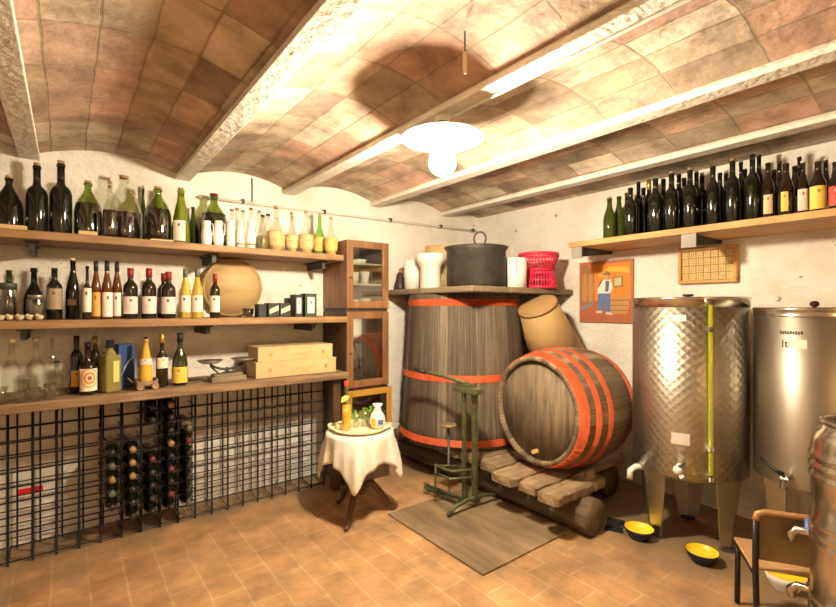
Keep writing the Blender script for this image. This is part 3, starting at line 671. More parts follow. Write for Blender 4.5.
# low dish and boxes
x = uY(248, 3.2)
tag(MB().lathe([(0, 0), (.025, 0), (.034, .015), (.04, .06), (.036, .06), (.03, .018), (0, .008)], 24).build('glass_bowl', clear_glass('smoky_glass', (.45, .42, .36), .2), loc=(x, 3.2, ZM)), 'small smoky glass bowl between the round board and the black boxes', 'bowl')
M_goldlab = plain('pale_gold_label', (.72, .62, .42), .5)
def card(label, px, v, py, w, depth, mat, slant=False, lm=None, tall=False):
    x, y, h = onleft(px, v, ZM, py); wd = w / F * dY(px, v) / math.sqrt(1 + ((px - CX) / F) ** 2)
    t = thing('gift_box', label, 'box', (x, y, ZM), R.uniform(-.08, .08), 'black presentation boxes on the middle shelf')
    MB().bx(-wd / 2, wd / 2, 0, depth, 0, h).build('carton', mat, t, bevel=.002)
    if slant: MB().prism([(-wd * .4, h * .22), (wd * .42, h * .48), (wd * .42, h * .84), (-wd * .4, h * .56)], -.0015, .001).build('label_panel', lm, t)
    elif tall: 
        MB().bx(-wd * .3, wd * .3, -.0015, .001, h * .15, h * .85).build('label_panel', lm, t)
        MB().bx(-wd * .05, wd * .05, -.003, .0005, h * .55, h * .68).build('emblem', M_card, t)
    return t
card('low black box without label, left of the two slant-labelled boxes', 262.5, 3.11, 304, 8.5, .08, M_card)
card('left black box with slanted pale label', 274, 3.11, 303, 11.5, .1, M_card, True, M_goldlab)
card('right black box with slanted pale label', 285.5, 3.11, 303, 11.5, .1, M_card, True, M_goldlab)
card('plain dark box behind the white-labelled upright box', 292.5, 3.22, 298, 9, .08, M_card)
card('upright dark box with upright white label, left of the green one', 299, 3.11, 294.5, 8, .1, M_card, tall=True, lm=M_lab if False else plain('white_paper', (.78, .74, .64), .6))
card('upright dark green box with white label at the right end of the middle shelf', 311, 3.1, 293.5, 12.5, .1, M_cardg, tall=True, lm=plain('white_paper', (.78, .74, .64), .6))

# --- lowest shelf
def carafe(label, px, v, py, w, style='liqueur', cap=None, capmat=None):
    return LB(label, px, v, ZL, py, w, style=style, mat=M_glass, cap=cap, capmat=capmat, name='glass_carafe', cat='carafe')
carafe('tall clear carafe with dark stopper, leftmost on the lowest shelf', 11.5, 3.13, 339.5, 21, 'liqueur', 'stub', M_cork)
carafe('tall clear carafe with dark rim, second from left on the lowest shelf', 36, 3.14, 337, 21, 'liqueur', 'stub', M_cork)
carafe('narrow clear carafe standing behind the small corked flask', 52, 3.3, 338, 15, 'round')
LB('small clear flask with black stopper on the lowest shelf', 57, 3.15, ZL, 361, 16, style='liqueur', mat=M_glass, cap='stub', capmat=M_capb, name='glass_flask', cat='flask')
def tumbler(label, px, v, h, r, group='clear tumblers on the lowest shelf', z=None, xx=None):
    x = uY(px, v) if xx is None else xx
    t = tag(MB().lathe([(0, 0), (.8 * r, 0), (r, h), (.92 * r, h), (.74 * r, .012), (0, .01)], 18).build('drinking_glass', M_glass, loc=(x, v, ZL if z is None else z)), label, 'glass', group)
    return t
tumbler('small clear tumbler in the front left corner of the lowest shelf', 0, 3.04, .085, .03)
tumbler('small clear tumbler in front of the leftmost clear carafe', 20, 3.035, .06, .027)
tumbler('small clear tumbler in front of the second clear carafe', 34.5, 3.035, .07, .028)
tumbler('small clear tumbler right of the second clear carafe', 50, 3.05, .085, .03)
tumbler('small clear tumbler behind the first two clear carafes', 24, 3.24, .09, .03)
LB('black-green wine bottle, leftmost of the dark liquor bottles on the lowest shelf', 76.5, 3.19, ZL, 336, 14, mat=M_dkgl, cap='capsule', capmat=M_capb, lab=M_laboc, labz=(.12, .4), half=.9)
LB('stocky dark bottle with round white and orange label on the lowest shelf', 88, 3.10, ZL, 342, 19, style='liqueur', mat=M_brgl, cap='stub', capmat=M_capb, lab=M_ring, labz=(.08, .52), half=1.2, name='liqueur_bottle')
LB('slim dark bottle with gold neck behind the round-labelled bottle', 95, 3.27, ZL, 336.5, 12, mat=M_brgl, cap='capsule', capmat=M_gold, name='liqueur_bottle')
x, y, h = onleft(110, 3.11, ZL, 340); wd = .085
sq = thing('square_bottle', 'squared pale yellow-green bottle with black cap left of the blue carton', 'bottle', (x, y, ZL), face(x, y) + .5)
MB().bx(-wd / 2, wd / 2, -wd / 2, wd / 2, 0, h * .72).build('glass_body', plain('pale_yellow_glass', (.32, .27, .09), .1, 0, .25, 1.4), sq, bevel=.012)
MB().lathe([(.035, h * .70), (.022, h * .79), (.016, h * .82), (.016, h * .86), (0, h * .86)], 16).build('neck', plain('pale_yellow_glass', (.32, .27, .09), .1, 0, .25, 1.4), sq)
MB().cyl((0, 0, h * .85), (0, 0, h), .02, .02, 14).build('cap', M_capb, sq)
MB().bx(-.005, wd * .3, -wd / 2 - .002, -wd / 2, h * .2, h * .6).build('paper_label', plain('yellow_paper', (.75, .62, .18), .6), sq)
x, y, h = onleft(123.5, 3.24, ZL, 344)
bb = thing('blue_carton', 'tall blue carton with a pale swoosh beside the square yellow bottle', 'box', (x, y, ZL), face(x, y) + .45)
MB().bx(-.045, .045, -.04, .04, 0, h).build('carton', M_blue, bb, bevel=.002)
MB().tube([(-.03, -.041, h * .3), (-.012, -.041, h * .48), (.012, -.041, h * .62), (.035, -.041, h * .70)], [.002, .005, .005, .002], 6).build('swoosh', plain('pale_blue_ink', (.5, .56, .62), .5), bb)
# yellow bottle lying in a little cart: basket with wheels
x, y, h = onleft(146, 3.10, ZL, 337)
ct = thing('wooden_cart_holder', 'little brown wooden cart holding the yellow liqueur bottle', 'holder', (x, y, ZL), face(x, y) + .2)
mb = MB(); mb.bx(-.05, .05, -.04, .04, .022, .034)
for sx in (-1, 1): mb.bx(sx * .05 - .004, sx * .05 + .004, -.04, .04, .03, .06)
for sy in (-1, 1): mb.bx(-.05, .05, sy * .04 - .004, sy * .04 + .004, .03, .05)
mb.build('tray', M_plank, ct)
for sx in (-1, 1):
    for sy in (-1, 1):
        MB().cyl((sx * .038, sy * .046, .02), (sx * .038, sy * .056, .02), .02, .02, 14).build('wheel', M_cab, ct)
MB().tube([(-.05, 0, .04), (-.075, -.01, .05), (-.095, -.015, .075)], .005).build('handle', M_cab, ct)
bottle('tall yellow liqueur bottle standing in the little wooden cart', x, y, ZL + .0345, h - .0345, rad(13.5, 146, dY(146, 3.1)), 'cone', plain('bright_yellow_liqueur', (.84, .56, .08), .1, 0, .2, 1.4), 'stub', M_capb, M_lab, (.42, .56), 1.1, name='liqueur_bottle')
LB('slim dark bottle with oval pale label right of the yellow liqueur bottle', 162, 3.12, ZL, 334, 12.5, style='liqueur', mat=M_brgl, cap='capsule', capmat=M_gold, lab=M_labmix, labz=(.36, .56), half=1.2, name='liqueur_bottle')
LB('round-shouldered dark bottle with big yellow label, rightmost liquor bottle', 180, 3.12, ZL, 333, 16.5, style='round', mat=plain('brown_green_glass', (.03, .03, .008), .08, coat=.5), cap='capsule', capmat=M_capb, lab=M_labyel, labz=(.06, .36), half=1.3, name='liqueur_bottle')
# scale
x = uY(227, 3.12); y = 3.12
sc = thing('balance_scale', 'old iron kitchen balance with two shallow steel pans on the lowest shelf', 'scale', (x, y, ZL), math.radians(4))
MB().bx(-.11, .11, -.05, .05, 0, .035).bx(-.09, .09, -.04, .04, .035, .05).build('base', wood('scale_base_wood', (.16, .12, .07), (.34, .26, .16), 0), sc, bevel=.004)
MB().tube([(-.10, 0, .105), (-.05, 0, .085), (0, 0, .075), (.05, 0, .085), (.10, 0, .105)], .008).cyl((0, 0, .05), (0, 0, .09), .014, .008).cyl((-.1, 0, .10), (-.1, 0, .128), .006).cyl((.1, 0, .10), (.1, 0, .128), .006).build('beam', M_iron, sc)
MB().tube([(-.1, 0, .1), (-.05, 0, .05), (0, 0, .06), (.05, 0, .05), (.1, 0, .1)], .006).build('linkage', M_iron, sc)
for sx in (-1, 1):
    MB().lathe([(0, .126), (.05, .128), (.078, .142), (.08, .142), (.052, .124), (0, .122)], 28, Matrix.Translation((sx * .105, 0, 0))).build('pan', plain('dull_pan_steel', (.5, .46, .4), .35, .9), sc)
# wooden wine crates
def crate(label, px0, px1, v, z, h, depth, rz):
    xa, xb = uY(px0, v), uY(px1, v); L = xb - xa
    t = thing('wooden_wine_box', label, 'box', (xa, v, z), rz, 'pale wooden wine boxes on the lowest shelf')
    MB().bx(0, L, 0, depth, 0, h - .012).build('body', M_crate, t, bevel=.002)
    MB().bx(-.002, L + .002, -.002, depth + .002, h - .0115, h).build('sliding_lid', M_crate, t, bevel=.002)
    for q in (.16, .86):
        mb = MB(); mb.prism([(L * q - .012, h * .35), (L * q + .012, h * .35), (L * q + .009, h * .62), (L * q, h * .52), (L * q - .009, h * .62)], -.0015, .001)
        mb.build('stamped_mark', plain('brown_stamp', (.42, .25, .09), .7), t)
    mb = MB(); mb.tube([(L * .40, -.0005, h * .45), (L * .43, -.0005, h * .2), (L * .52, -.0005, h * .5), (L * .60, -.0005, h * .3), (L * .70, -.0005, h * .62)], .0016, 6)
    mb.build('ink_line', plain('brown_stamp', (.42, .25, .09), .7), t)
    return t
crate('lower pale wooden wine box resting on the lowest shelf by the cabinet', 256, 336, 3.08, ZL, .108, .2, 0)
crate('upper pale wooden wine box stacked on the other one', 258, 333, 3.09, ZL + .1085, .10, .2, .015)

# ------------------------------------------------------------------ cabinets at the shelf ends
CV = 3.04
def cabinet(label, z0, z1, x0, x1, side, frame, pane, lining, nsh, fw=.055, group=None, name='glass_door_cabinet', yf=CV):
    W = x1 - x0; H = z1 - z0; D = V0 - yf - .005
    t = thing(name, label, 'cabinet', (x0, yf, z0), 0, group)
    mb = MB(); mb.bx(0, .02, .02, D, 0, H); mb.bx(W - .02, W, .02, D, 0, H); mb.bx(.02, W - .02, .02, D, 0, .02); mb.bx(.02, W - .02, .02, D, H - .02, H)
    mb.build('carcass', side, t, bevel=.003)
    MB().bx(.02, W - .02, D - .012, D, .02, H - .02).build('back_panel', lining, t)
    for k in range(nsh):
        z = .02 + (H - .04) * (k + 1) / (nsh + 1)
        MB().bx(.021, W - .021, .04, D - .013, z, z + .014).build('inner_shelf', lining, t)
    d = MB(); d.bx(0, fw, 0, .0195, 0, H); d.bx(W - fw, W, 0, .0195, 0, H); d.bx(fw, W - fw, 0, .0195, 0, fw); d.bx(fw, W - fw, 0, .0195, H - fw, H)
    d = d.build('door', frame, t, bevel=.003)
    MB().bx(fw - .004, W - fw + .004, .008, .011, fw - .004, H - fw + .004).build('pane', pane, d)
    MB().ball((fw * .5, -.008, H * .45), .009).build('knob', M_iron, d)
    return t
XC0, XC1 = 1.668, 2.045
cabinet('upper brown cabinet with glazed door and pale dishes, ending the top shelf', 1.35, zY(345, 239, CV), XC0, XC1, M_cab, M_cab, M_pane, M_cabin, 2)
cabinet('middle dark cabinet with a grey glazed door between the two other cabinets', .745, 1.325, XC0, XC1, M_cabdk, M_cab, M_pane, plain('grey_lining', (.25, .23, .2), .8), 0)
c3 = cabinet('lowest cabinet with ochre yellow door frame standing on the floor behind the table', .30, .72, XC0, XC1 + .03, M_cabdk, M_yel, M_pane, plain('grey_lining', (.25, .23, .2), .8), 1, .045)
MB().bx(0.002, XC1 - XC0 + .028, .03, .38, -.30, 0).build('plinth', M_cabdk, c3)
tag(MB().bx(0, XC1 - XC0 - .0, 0, .36, 0, .0245).build('spacer_board', M_iron, loc=(XC0, 3.06, 1.3252)), 'thin black board between the upper and middle cabinets', 'board')
tag(MB().bx(0, XC1 - XC0, 0, .36, 0, .0245).build('spacer_board', M_cabdk, loc=(XC0, 3.06, .7202)), 'thin dark board on top of the ochre framed cabinet', 'board')
H3 = zY(345, 239, CV) - 1.35
zs1 = 1.35 + .02 + (H3 - .04) / 3 + .0142; zs2 = 1.35 + .02 + (H3 - .04) * 2 / 3 + .0142
def dish(label, x, y, z, h, r, mat, name='cup', cat='cup'):
    return tag(MB().lathe([(0, 0), (.7 * r, 0), (r, h), (.93 * r, h), (.64 * r, .01), (0, .008)], 18).build(name, mat, loc=(x, y, z)), label, cat, 'crockery inside the upper cabinet')
dish('white cup left on the middle board of the upper cabinet', 1.80, 3.16, zs1, .09, .038, M_white)
dish('white cup right on the middle board of the upper cabinet', 1.90, 3.17, zs1, .10, .04, M_white)
dish('white bowl at the left bottom of the upper cabinet', 1.79, 3.17, 1.3702, .05, .045, plain('pale_grey_ware', (.6, .58, .5), .4), 'bowl', 'bowl')
dish('grey bowl at the right bottom of the upper cabinet', 1.91, 3.18, 1.3702, .06, .05, plain('pale_grey_ware', (.6, .58, .5), .4), 'bowl', 'bowl')
dish('white dish on the top board of the upper cabinet', 1.85, 3.19, zs2, .035, .07, M_white, 'dish', 'dish')
# coil of hose in the middle cabinet
hs = MB()
for k in range(5):
    hs.tube([(.055 * math.cos(a), .055 * math.sin(a), .011 + .02 * k) for a in [2 * PI * i / 18 for i in range(18)]], .0098, 8, True)
hs.tube([(.055, 0, .1), (.06, .02, .2), (.02, .03, .3), (-.01, .03, .34)], .0098, 8)
tag(hs.build('coiled_hose', M_black, loc=(1.80, 3.18, .7655)), 'coiled black hose inside the middle dark cabinet', 'hose')

# ------------------------------------------------------------------ wire rack and the bottles in it
RV = 3.2; RB = 3.42; RZ1 = .822
rack = thing('wire_bottle_rack', 'black wire mesh bottle rack under the lowest shelf along the wall', 'rack', (-.645, RV, 0))
X0r, X1r = -.645, 1.555
def grid(y, rv_, rh_, off=0):
    mb = MB(); x = off * .6
    while x < X1r - X0r + .01:
        mb.cyl((x, y, 0), (x, y, RZ1), rv_, rv_, 6); x += .1
    z = .02 + off
    while z < RZ1:
        mb.cyl((0, y, z), (X1r - X0r, y, z), rh_, rh_, 6); z += .078
    return mb
grid(0, .0062, .0045).build('front_grid', M_wire, rack)
grid(RB - RV, .0045, .0035, .039).build('back_grid', M_wire, rack)
mb = MB()
for k in range(23):
    for z in (.02, .8):
        mb.cyl((k * .1, 0, z), (k * .1, RB - RV, z), .0028, .0028, 6)
for z in [.02 + .078 * k_ for k_ in range(1, 10)]:
    for k in range(8, 14): mb.cyl((k * .1, 0, z), (k * .1, RB - RV, z), .0028, .0028, 6)
mb.build('cross_wires', M_wire, rack)
MB().bx(1.56, 1.62, 3.05, 3.12, 0, .826).build('rack_post', M_cabdk)
o = bpy.data.objects['rack_post']; tag(o, 'dark upright wooden post at the right end of the wire rack', 'post')
cols_u = [.205, .305, .405, .505, .605]
rows = [[2, 3, 4, 5, 6], [1, 2, 3, 4, 5, 6], [1, 2, 3, 4, 5, 8, 9], [1, 2, 3, 4, 5, 6, 7, 8, 9], [1, 2, 3, 4, 5, 6, 7]]
cn = ['leftmost', 'second', 'middle', 'fourth', 'rightmost']
ordn = ['lowest', 'second from bottom', 'third from bottom', 'fourth from bottom', 'fifth from bottom', 'sixth from bottom', 'seventh from bottom', 'eighth from bottom', 'topmost']
mt = Matrix.Rotation(PI / 2, 4, 'X')
caps = [M_capb, M_capb, M_capg, M_capb, plain('dull_red_capsule', (.14, .03, .03), .5), plain('dull_tan_capsule', (.35, .22, .1), .5), M_capb, M_capb]
for ci, (u, zz) in enumerate(zip(cols_u, rows)):
    for ri, z in enumerate(zz):
        nm = 'topmost' if ri == len(zz) - 1 else ordn[ri]
        t = thing('wine_bottle', '%s lying dark wine bottle in the %s column of filled rack cells' % (nm, cn[ci]), 'bottle', (u, 3.411, .02 + .078 * z + .0385), 0, 'wine bottles lying in the wire rack')
        gm = M_cork if (ci == 4 and z == 7) else M_dkgl
        if gm is M_cork: gm = plain('tan_dusty_glass', (.20, .13, .065), .5)
        cached('rackbottle', lambda: MB().lathe(prof('bordeaux', .0352, .30), 20, mt), 'glass_body', gm, t)
        cm = caps[R.randrange(8)]
        cached('rackcap', lambda: MB().lathe([(.0145, .25), (.0168, .25), (.0168, .301), (0, .302)], 14, mt), 'capsule', cm, t)
rs = tag(MB().bx(0, .115, -.004, 0, -.015, .015).build('red_strip', plain('red_plastic', (.75, .02, .02), .4), loc=(uY(17, 3.448), 3.45, zY(30, 490, 3.45))), 'short bright red strip on the white wall behind the wire rack', 'strip')

# ------------------------------------------------------------------ table with cloth
TX, TY, TZ = 1.52, 2.60, .555
tb = thing('pedestal_table', 'small round dark wood pedestal table under the white cloth', 'table', (TX, TY, 0), 0)
M_tbl = wood('dark_turned_wood', (.06, .025, .01), (.17, .08, .03), 2, 6, 8, .35)
MB().lathe([(0, TZ - .03), (.2, TZ - .03), (.205, TZ - .015), (.2, TZ - .004), (0, TZ - .004)], 40).build('tabletop', M_tbl, tb)
MB().lathe([(0, .14), (.03, .14), (.045, .18), (.035, .22), (.022, .26), (.03, .34), (.022, .42), (.03, .48), (.05, TZ - .031), (0, TZ - .031)], 20).build('column', M_tbl, tb)
for k in range(3):
    a = math.atan2(-TY, -TX) - .35 + k * 2 * PI / 3
    c, s = math.cos(a), math.sin(a)
    MB().tube([(c * .02, s * .02, .19), (c * .08, s * .08, .20), (c * .14, s * .14, .13), (c * .19, s * .19, .05), (c * .225, s * .225, .017), (c * .25, s * .25, .018)], [.024, .024, .02, .017, .016, .012], 10).build('leg', M_tbl, tb)
def cloth():
    mb = MB(); NA, NR = 144, 20; half = .392; Rt = .215
    base = math.atan2(-TY, -TX) - .12
    V = [(0, 0, TZ)]
    for j in range(1, NR + 1):
        for i in range(NA):
            a = 2 * PI * i / NA; q = a - base + PI / 4
            qq = (q + PI / 4) % (PI / 2) - PI / 4
            E = half / math.cos(qq)
            E = min(E, .535)
            s_ = E * j / NR
            fold = math.cos(4 * (a - base)) * .5 + math.sin(11 * a + .6) * .35 + math.sin(17 * a) * .22
            if s_ <= Rt: r = s_; z = TZ
            else:
                d = s_ - Rt; k = min(d / .1, 1)
                r = Rt + .006 * k + .035 * k * fold * min(d / .16, 1.3) + .085 * d
                z = TZ - d * .985
                r = max(r, Rt * .96)
            V.append((r * math.cos(a), r * math.sin(a), z))
    Fc = [(0, 1 + i, 1 + (i + 1) % NA) for i in range(NA)]
    for j in range(NR - 1):
        for i in range(NA):
            Fc.append((1 + j * NA + i, 1 + (j + 1) * NA + i, 1 + (j + 1) * NA + (i + 1) % NA, 1 + j * NA + (i + 1) % NA))
    mb._add(V, Fc); return mb
cl = cloth().build('tablecloth', M_cloth, loc=(TX, TY, .0005))
q = cl.modifiers.new('thickness', 'SOLIDIFY'); q.thickness = .0025; q.offset = 1
tag(cl, 'white lace-edged cloth hanging in points over the small round table', 'tablecloth')
ZC = TZ + .0035
M_dish = plain('cream_dish', (.85, .78, .52), .35)
dp = thing('serving_dish', 'large cream oval dish with rolled handles on the white tablecloth', 'dish', (TX, TY, ZC), math.radians(-35))
MB().lathe([(0, 0), (.13, 0), (.17, .008), (.19, .022), (.186, .026), (.17, .013), (.15, .0065), (0, .006)], 40).build('plate', M_dish, dp)
for sx in (-1, 1): MB().tube([(sx * .17, -.05, .02), (sx * .195, -.03, .028), (sx * .202, 0, .03), (sx * .195, .03, .028), (sx * .17, .05, .02)], .009).build('handle', M_dish, dp)
def at_t(px, d):                        # point on the dish at column px and depth d
    l = (px - CX) / F
    return d * (SA + CA * l), d * (CA - SA * l)
ZD = ZC + .0075
x, y = at_t(346.5, 2.93)
bt = thing('juice_bottle', 'clear bottle of orange liquid with red cap and yellow paper tag', 'bottle', (x, y, ZD), face(x, y))
MB().lathe([(0, 0), (.028, 0), (.031, .01), (.031, .16), (.026, .19), (.014, .22), (.012, .285), (.015, .285), (.015, .298), (0, .298)], 20).build('glass_body', M_glass, bt)
MB().lathe([(0, .004), (.027, .004), (.029, .012), (.029, .165), (0, .166)], 20).build('liquid', plain('orange_juice', (.88, .42, .02), .25), bt)
MB().cyl((0, 0, .292), (0, 0, .318), .016, .016, 14).build('cap', plain('red_cap', (.7, .04, .03), .4), bt)
MB().prism([(-.035, .185), (.005, .20), (.02, .225), (-.005, .235), (-.03, .22)], -.036, -.032).build('paper_tag', plain('yellow_tag', (.85, .72, .2), .6), bt)
x, y = at_t(377.5, 2.99)
wj = thing('white_vase', 'small white vase with blue and orange motif at the right of the cream dish', 'vase', (x, y, ZD + .003), face(x, y))
MB().lathe([(0, 0), (.03, 0), (.046, .02), (.053, .05), (.044, .085), (.025, .11), (.022, .135), (.034, .155), (.03, .155), (.018, .135), (.02, .11), (.04, .085), (.048, .05), (0, .01)], 24).build('body', M_white, wj)
MB().patch(.0545, .03, .062, .35, 6, -PI / 2 + .4).build('blue_motif', plain('blue_glaze', (.12, .18, .4), .4), wj)
MB().patch(.0545, .025, .07, .3, 6, -PI / 2 - .5).build('orange_motif', plain('orange_glaze', (.75, .42, .08), .4), wj)
M_herb = plain('green_herb', (.20, .55, .03), .5, var=.4, vscale=60)
def herb_glass(label, px, d, h, r):
    x, y = at_t(px, d)
    t = thing('herb_glass', label, 'glass', (x, y, ZD), face(x, y), 'glasses of herbs on the cream dish')
    MB().lathe([(0, 0), (.8 * r, 0), (r, h), (.94 * r, h), (.75 * r, .008), (0, .006)], 18).build('glass', M_glass, t)
    mb = MB(); rr = random.Random(px)
    for k in range(60):
        a = rr.uniform(0, 6.28); q = rr.uniform(0, .7) * r; z = rr.uniform(h * .4, h * 1.2)
        mb.ball((q * math.cos(a), q * math.sin(a), z), rr.uniform(.004, .008), 6, .6)
    mb.build('herb_leaves', M_herb, t)
    return t
herb_glass('glass with green herbs beside the orange bottle', 356, 3.0, .095, .028)
herb_glass('middle glass with bright green herbs on the cream dish', 364.5, 3.03, .105, .03)
herb_glass('glass with green herbs just left of the white vase', 371, 3.08, .10, .028)
M_lemon = plain('lemon_yellow', (.88, .72, .12), .5)
for lb, px, d in (('lemon slice lying nearest the orange bottle', 358, 2.87), ('lemon slice lying at the front middle of the cream dish', 364, 2.86), ('lemon slice lying nearest the white vase', 370, 2.885)):
    x, y = at_t(px, d)
    t = thing('lemon_slice', lb, 'fruit', (x, y, ZD + .0005), 0, 'lemon slices on the cream dish')
    MB().lathe([(0, 0), (.019, 0), (.019, .006), (0, .006)], 18).build('rind', M_lemon, t)
    MB().lathe([(0, .0061), (.0165, .0061), (.0165, .0068), (0, .0068)], 18).build('flesh', plain('lemon_flesh', (.9, .84, .45), .5), t)
x, y = at_t(339.5, 2.97)
tag(MB().lathe([(0, 0), (.02, 0), (.026, .012), (.022, .028), (.008, .034), (0, .034)], 16).build('cheese', plain('cream_cheese', (.86, .76, .45), .6), loc=(x, y, ZD + .0035)), 'small round cream lump at the left edge of the dish', 'food')

# ------------------------------------------------------------------ floor hatch
ht = thing('floor_hatch', 'worn wooden hatch boards lying flush in the tiled floor before the barrels', 'hatch', (1.66, 1.62, 0))
for k in range(2):
    MB().bx(.36 * k + .001, .36 * (k + 1) - .001, 0, .86, .0005, .012).build('board', M_hatch, ht, bevel=.002)

# ------------------------------------------------------------------ stand: logs, planks
def log(label, u, v0, v1, r):
    t = thing('support_log', label, 'log', (u, v0, 0), 0, 'logs carrying the barrels')
    pr = []
    mtl = Matrix.Translation((0, 0, r)) @ Matrix.Rotation(-PI / 2, 4, 'X')
    mb = MB(); L = v1 - v0; rr = random.Random(int(u * 100))
    p = [(r * .97, 0)] + [(r * (1 - .05 * rr.random()), L * k / 10) for k in range(1, 10)] + [(r * .97, L)]
    mb.lathe(p, 22, mtl).build('trunk', M_log, t)
    for y in (0, L):
        MB().lathe([(0, y - .001), (r * .975, y - .001), (r * .975, y + .001), (0, y + .001)], 22, mtl).build('cut_end', wood('log_end_grain', (.10, .065, .035), (.24, .16, .085), 1, 8, 3, .9, .4), t)
    return t
log('thick round log with cut end showing, under the front of the lying barrel', 2.48, 1.50, 3.38, .11)
log('round log at the back under the barrel, near the right wall', 3.1, 1.75, 3.38, .11)
pl = [(2.19, 1.56, 1.715, 2.72), (2.225, 1.73, 1.885, 3.28), (2.21, 1.90, 2.10, 3.28), (2.30, 2.115, 2.30), (2.33, 2.31, 2.52), (2.3, 2.53, 2.76), (2.32, 2.77, 3.0), (2.3, 3.01, 3.2), (2.3, 3.21, 3.38)]
pn = ['first plank on the logs, nearest the cut log end', 'second plank on the logs under the barrel front', 'third plank on the logs under the barrel head', 'fourth plank, behind the green corking machine', 'fifth plank, under the front edge of the upright vat', 'sixth plank, under the upright vat', 'seventh plank, under the upright vat middle', 'eighth plank, under the back of the upright vat', 'last plank, by the left wall under the vat']
def plank_mesh(L, W, seed):
    """thick plank with a worn, ragged outline"""
    rr = random.Random(seed); n = 22; mb = MB(); V = []
    for k in range(n + 1):
        x = L * k / n
        e = .012 if k in (0, n) else 0
        ya, yb = rr.uniform(0, .010) + e, W - rr.uniform(0, .010) - e
        zt = .06 - rr.uniform(0, .006)
        xs = x + (rr.uniform(0, .02) if k == 0 else 0)
        V += [(xs, ya, 0), (xs, yb, 0), (xs, yb, zt - .012), (xs + .004, yb - .012, zt), (xs + .004, ya + .012, zt), (xs, ya, zt - .012)]
    Fc = [tuple(range(6))[::-1], tuple(range(n * 6, n * 6 + 6))]
    for k in range(n):
        for q in range(6): Fc.append((k * 6 + q, k * 6 + (q + 1) % 6, (k + 1) * 6 + (q + 1) % 6, (k + 1) * 6 + q))
    mb._add(V, Fc, None, False); return mb
for i, (P_, lb) in enumerate(zip(pl, pn)):
    u, a, b = P_[:3]; ue = P_[3] if len(P_) > 3 else 3.28
    tag(plank_mesh(ue - u, b - a, i).build('stand_plank', M_plank, loc=(u, a, .2205)), 'rough old ' + lb, 'plank', 'planks of the barrel stand')
PZ = .281
# chocks
for i, (s_, lb) in enumerate(((1, 'left'), (-1, 'right'))):
    tag(MB().prism([(-.05, 0), (.05, 0), (s_ * .05, .06), (s_ * .04, .06)], -.05, .05, Matrix.Rotation(PI / 2, 4, 'Z') @ Matrix.Identity(4)).build('barrel_chock', M_plank, loc=(2.60, 1.89 + s_ * .235, PZ)), '%s wooden wedge holding the lying barrel on its planks' % lb, 'wedge', 'barrel wedges')

# ------------------------------------------------------------------ upright vat
vt = thing('upright_wine_vat', 'tall upright weathered wooden vat with orange-red hoops under the corner board', 'vat', (2.72, 2.885, PZ))
H = 1.467 - PZ; rb_, rt_ = .55, .475
def vr(z): return rb_ + (rt_ - rb_) * z / H
MB().lathe([(0, .02), (rb_ - .03, .02), (rb_ - .03, 0), (rb_, 0)] + [(vr(H * k / 8), H * k / 8) for k in range(1, 9)] + [(rt_ - .03, H), (rt_ - .03, H - .04), (0, H - .04)], 64).build('staves', M_vat, vt)
for z in (.055, .535, 1.115):
    z0, z1 = z - .026, z + .026
    MB().lathe([(vr(z0) - .002, z0), (vr(z0) + .004, z0), (vr(z0) + .004, z0), (vr(z1) + .004, z1), (vr(z1) + .004, z1), (vr(z1) - .002, z1)], 64).build('hoop', M_red, vt)
# board on the vat
cb = thing('corner_board', 'wide grey-brown board lying on the upright vat, crowded with pots', 'board', (2.25, 2.30, 1.468))
MB().bx(0, U0 - 2.25 - .005, 0, .56, 0, .045).build('front_plank', M_board, cb, bevel=.01)
MB().bx(.0, U0 - 2.25 - .005, .565, V0 - 2.30 - .005, 0, .045).build('back_plank', M_board, cb, bevel=.01)
ZB = 1.5135

# things on the corner board (placed by column and depth)
def at_b(px, d):
    l = (px - CX) / F
    return d * (SA + CA * l), d * (CA - SA * l)
x, y = at_b(476, 3.62); R1 = .245; hp = CH + (HY - 244) / F * 3.40 - ZB
ptt = thing('iron_cauldron', 'big dark iron cauldron with a ring handle on the corner board', 'pot', (x, y, ZB), face(x, y))
M_pot = plain('sooty_iron_pot', (.075, .065, .05), .6, .5, var=.5, vscale=10, bump=.2)
MB().lathe([(0, 0), (R1 * .88, 0), (R1 * .95, .02), (R1 * .95, hp - .03), (R1 * 1.04, hp), (R1 * 1.0, hp), (R1 * .9, hp - .04), (R1 * .88, .03), (0, .02)], 40).build('body', M_pot, ptt)
MB().lathe([(0, hp - .022), (R1 * .95, hp - .022), (R1 * .95, hp - .012), (0, hp - .008)], 40).build('lid', M_pot, ptt)
MB().tube([(.03 + .045 * math.sin(a), -.12, hp + .052 - .055 * math.cos(a)) for a in [2 * PI * k / 16 for k in range(16)]], .007, 8, True).build('ring_handle', M_iron, ptt)
x, y = at_b(430.5, 3.80); h = CH + (HY - 254.5) / F * 3.8 - ZB
tag(MB().lathe([(0, 0), (.083, 0), (.088, .01), (.084, h * .6), (.095, h * .68), (.125, h * .82), (.128, h), (.118, h), (.085, h * .8), (.074, h * .6), (.078, .02), (0, .015)], 28).build('white_pot', plain('pinkish_white_ware', (.84, .74, .66), .4), loc=(x, y, ZB)), 'white pot with a flared wide rim left of the cauldron', 'pot')
x, y = at_b(412, 3.98); h = CH + (HY - 261) / F * 3.98 - ZB
tag(MB().lathe([(0, 0), (.07, 0), (.07, h), (.06, h), (.06, .012), (0, .01)], 24).build('white_canister', M_whitepl, loc=(x, y, ZB)), 'plain white canister left of the flared pot', 'canister')
x, y = at_b(441, 4.2); h = CH + (HY - 247) / F * 4.2 - ZB
